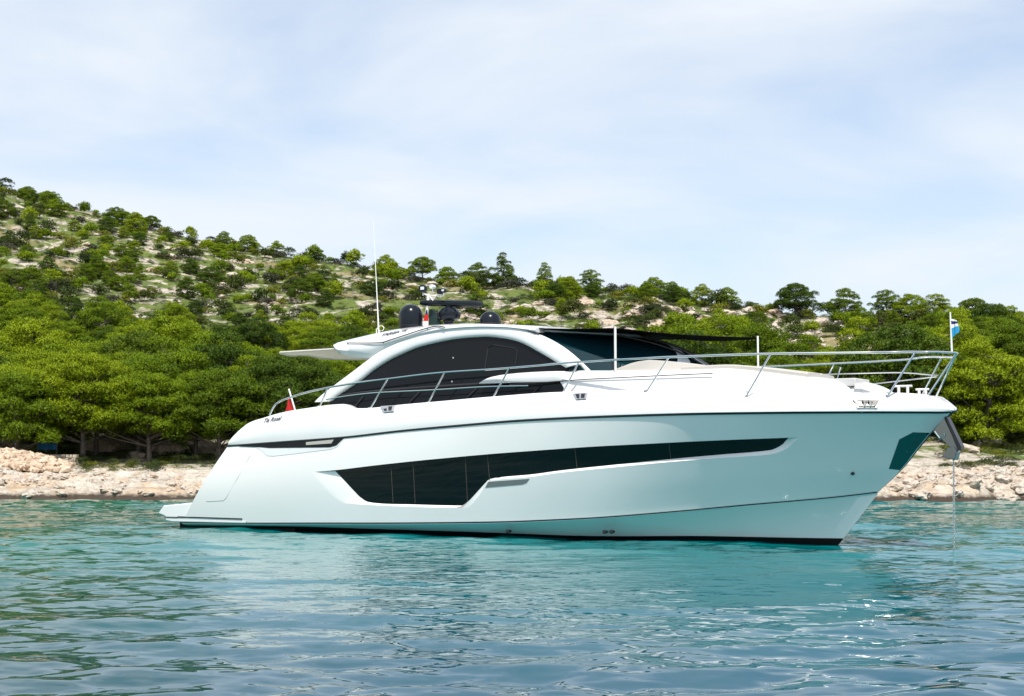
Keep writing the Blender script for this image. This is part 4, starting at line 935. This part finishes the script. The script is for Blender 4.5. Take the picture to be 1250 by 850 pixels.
# low scrub and grass that nobody could count
def scatter(name, label, n, sizef, meshes, m_, zone, seed):
    r_ = random.Random(seed); Vs = []; Ns_ = []; base = []; bn = []
    for me_ in meshes:
        a = np.zeros(len(me_.vertices) * 3, np.float32); me_.vertices.foreach_get('co', a); a = a.reshape(-1, 3, 3); base.append(a)
        c_ = a.mean(1) - [0, 0, .3]; bn.append(np.repeat((c_ / np.linalg.norm(c_, axis=1)[:, None])[:, None], 3, 1))
    k = 0; tries = 0
    while k < n and tries < n * 30:
        tries += 1; px = r_.uniform(-50, 1300); s = shore(px); D = float(SD(px)); y = s + 5 + (D - s + 4) * r_.random() ** .8; x = (px - 625) / F * y
        if not zone(px, y, x, r_): continue
        q = proj(np.array([x, y, ground(x, y)]));
        if behind_yacht(px, q[1] - 6, q[1]): continue
        s_ = sizef(r_); bi = r_.randrange(len(base)); b_ = base[bi]; sel = rng.random(len(b_)) < min(1, .12 + 8 / max(y, 1) * 1.5); sub = b_[sel]
        a = r_.uniform(0, 6.28); Rm = np.array([[math.cos(a), -math.sin(a), 0], [math.sin(a), math.cos(a), 0], [0, 0, 1]])
        Vs.append((sub.reshape(-1, 3) @ Rm.T) * np.array([s_, s_, s_ * .6]) + [x, y, ground(x, y) - .06]); Ns_.append(bn[bi][sel].reshape(-1, 3) @ Rm.T); k += 1
    o = bpy.data.objects.new(name, tri_obj(name, (np.concatenate(Vs), np.concatenate(Ns_)), m_)); col.objects.link(o); return tag(o, label, name.replace('_', ' '), kind='stuff')
open_zone = lambda px, y, x, r_: nz(x, y, 30, 9, 3) > -.15 or r_.random() < .15
scatter('low_scrub', 'low dark maquis scrub spread over the whole rocky hillside', 6200, lambda r_: r_.uniform(.3, .8), shrubs['maquis'], M['maquis'], open_zone, 1)
scatter('hillside_grass', 'yellow-green grass and herbs spread between the rocks of the hillside', 3200, lambda r_: r_.uniform(.28, .75), shrubs['lime_leaf'], M['lime_leaf'], lambda px, y, x, r_: nz(x, y, 40, 12, 3) > -.05, 2)
# rocks
def rock_mesh(seed, sub=3):
    bm = bmesh.new(); bmesh.ops.create_icosphere(bm, subdivisions=sub, radius=1)
    for v in bm.verts:
        p = v.co.copy(); n = noise.fractal(p * 1.1 + Vector((seed * 7.3, 0, 0)), 1, 2, 4); k = noise.cell(p * 1.3 + Vector((seed, 3, 1))); v.co = p * (1 + .4 * n + .14 * k); v.co.z *= .62
    me_ = bpy.data.meshes.new('rock'); bm.to_mesh(me_); bm.free(); me_.materials.append(M['rock']); return me_
rocks = [rock_mesh(i) for i in range(7)]
def put_rock(x, y, s, label, group, sink=.25, sq=1):
    o = bpy.data.objects.new('rock', random.choice(rocks)); col.objects.link(o); o.location = (x, y, ground(x, y) + s * (.3 - sink)); o.rotation_euler = (random.uniform(-.3, .3), random.uniform(-.3, .3), random.uniform(0, 6.28)); o.scale = (s * 1.2, s, s * sq); return tag(o, label, 'rock', group)
for i in range(120):
    px = random.choice([random.uniform(-30, 255), random.uniform(1085, 1280)]); d = shore(px) + random.uniform(.1, 3.6); s = random.uniform(.14, .42) * (1.1 if px > 1000 else .8)
    x = (px - 625) / F * d; L_ = px < 600
    put_rock(x, d, s, 'pale boulder in the rocky bank at the left waterline' if L_ else 'pale boulder in the rocky bank right of the bow', 'boulders of the left bank' if L_ else 'boulders of the right bank')
for i, (px, py, s) in enumerate([(215, 556, .8), (196, 552, .7), (250, 552, .9), (130, 550, 1.1), (165, 560, .5), (278, 555, .7), (1205, 545, .8), (1180, 552, .6)]):
    p = ground_at(px, py)
    if p is not None: put_rock(p[0], p[1], s, 'large grey-white boulder in the shade under the shore pines', 'boulders under the shore pines')
n = 0
while n < 240:
    px, py = (random.uniform(-20, 1270), random.uniform(225, 470)) if n < 150 else (random.uniform(760, 1030), random.uniform(368, 435))
    if py < float(SX(px)) + 3 or behind_yacht(px, py - 6, py) or py > dens_y(px) + 10: continue
    p = ground_at(px, py)
    if p is None: continue
    put_rock(p[0], p[1], random.uniform(.4, 1.35) * (.7 + p[1] / 600), 'pale limestone outcrop on the open slope', 'limestone outcrops on the slope', .3, .8); n += 1
# rubble heap: stones past counting
r_ = random.Random(5); Vr, Fr = [], []
bm = bmesh.new(); bmesh.ops.create_icosphere(bm, subdivisions=1, radius=1); iv = np.array([v.co[:] for v in bm.verts]); iff = [[v.index for v in f.verts] for f in bm.faces]; bm.free()
for i in range(2600):
    px = r_.triangular(-60, 92, 5); y = shore(px) + 5 + r_.uniform(0, 6.5); x = (px - 625) / F * y
    hgt = 1.05 * max(0, 1 - ((px + 25) / 118) ** 2) ** .7 * max(0, 1 - abs(y - shore(px) - 8.6) / 4.2) ** .6
    s = r_.uniform(.09, .24); v = iv * (1 + np.random.default_rng(i).uniform(-.25, .25, (len(iv), 1))) * [s * r_.uniform(.8, 1.5), s, s * .7]
    a = r_.uniform(0, 6.28); v = v @ np.array([[math.cos(a), -math.sin(a), 0], [math.sin(a), math.cos(a), 0], [0, 0, 1]]).T
    b0 = len(Vr) * len(iv); Vr.append(v + [x, y, ground(x, y) + hgt * r_.random() ** .35]); Fr += [[q + b0 for q in f] for f in iff]
me_ = bpy.data.meshes.new('rubble_heap'); me_.from_pydata(np.concatenate(Vr).tolist(), [], Fr)
M['rubble'] = mat('rubble_stone', nodes=lambda t, b: (lambda tcn, n: (t.links.new(tcn.outputs['Object'], n.inputs['Vector']), t.links.new(ramp(t, n.outputs['Fac'], [(.3, (.3, .2, .13)), (.55, (.52, .41, .3)), (.8, (.64, .58, .5))]).outputs[0], b.inputs['Base Color'])))(nd(t, 'ShaderNodeTexCoord'), nd(t, 'ShaderNodeTexNoise', Scale=2.2, Detail=4.0)))
me_.materials.append(M['rubble']); o = bpy.data.objects.new('rubble_heap', me_); col.objects.link(o); tag(o, 'heap of loose reddish stones on the left shore below the wall', 'rubble', kind='stuff')
# low wall of field stones
m_ = MB(); r_ = random.Random(9)
for row in range(3):
    px = -20 + row * 2
    while px < 93:
        w = r_.uniform(4, 9); d = 77.6; x0 = (px - 625) / F * d; ww = w / F * d
        zb = ground((30 - 625) / F * d, d); m_.box((x0 + ww / 2, d + r_.uniform(-.05, .05), zb + .1 + row * .19), (ww * .96, .5, .18), k=0); px += w
wl = m_.build('stone_wall', M['rock'], None, flip=False, smooth=False, bevel=.03); tag(wl, 'low wall of grey field stones under the pines at the left shore', 'wall')
# blue tarpaulin on its two posts behind the wall
tarp = bpy.data.objects.new('tarpaulin', None); col.objects.link(tarp); d = 79.2; x0, x1 = (47 - 625) / F * d, (70 - 625) / F * d; zg = ground(x0, d)
tarp.location = ((x0 + x1) / 2, d, zg); tag(tarp, 'blue tarpaulin hung between posts behind the low stone wall', 'tarpaulin')
z_at = lambda py: CH + (YH - py) / F * d
m_ = MB(); zt0, zb0 = z_at(540) - zg, z_at(549) - zg; hw = (x1 - x0) / 2
G = [[(hw * (2 * f - 1), .05 * math.sin(f * 14) + .2 * k, zb0 + (zt0 - zb0) * k - .06 * math.sin(math.pi * f) * k) for f in np.linspace(0, 1, 20)] for k in np.linspace(0, 1, 6)]
G = np.array(G); m_.grid(G); m_.grid(G + [0, .02, 0]); m_.build('cloth', mat('blue_tarp', (.02, .16, .34), .5), tarp, flip=False)
for s_ in (-1, 1): m_ = MB(); m_.tube([(hw * s_, .1, -.2), (hw * s_, .1, zt0 + .1)], .035, 6); m_.build('post', M['bark'], tarp, flip=False)
# tufts of grass along the shore strip
def gzone(px, y, x, r_): return 5 < y - shore(px) < 16 and nz(x, y, 50, 4, 2) > .02
scatter('shore_grass', 'bright grass tufts along the strip behind the bank', 420, lambda r_: r_.uniform(.2, .5), shrubs['lime_leaf'], M['lime_leaf'], gzone, 4)
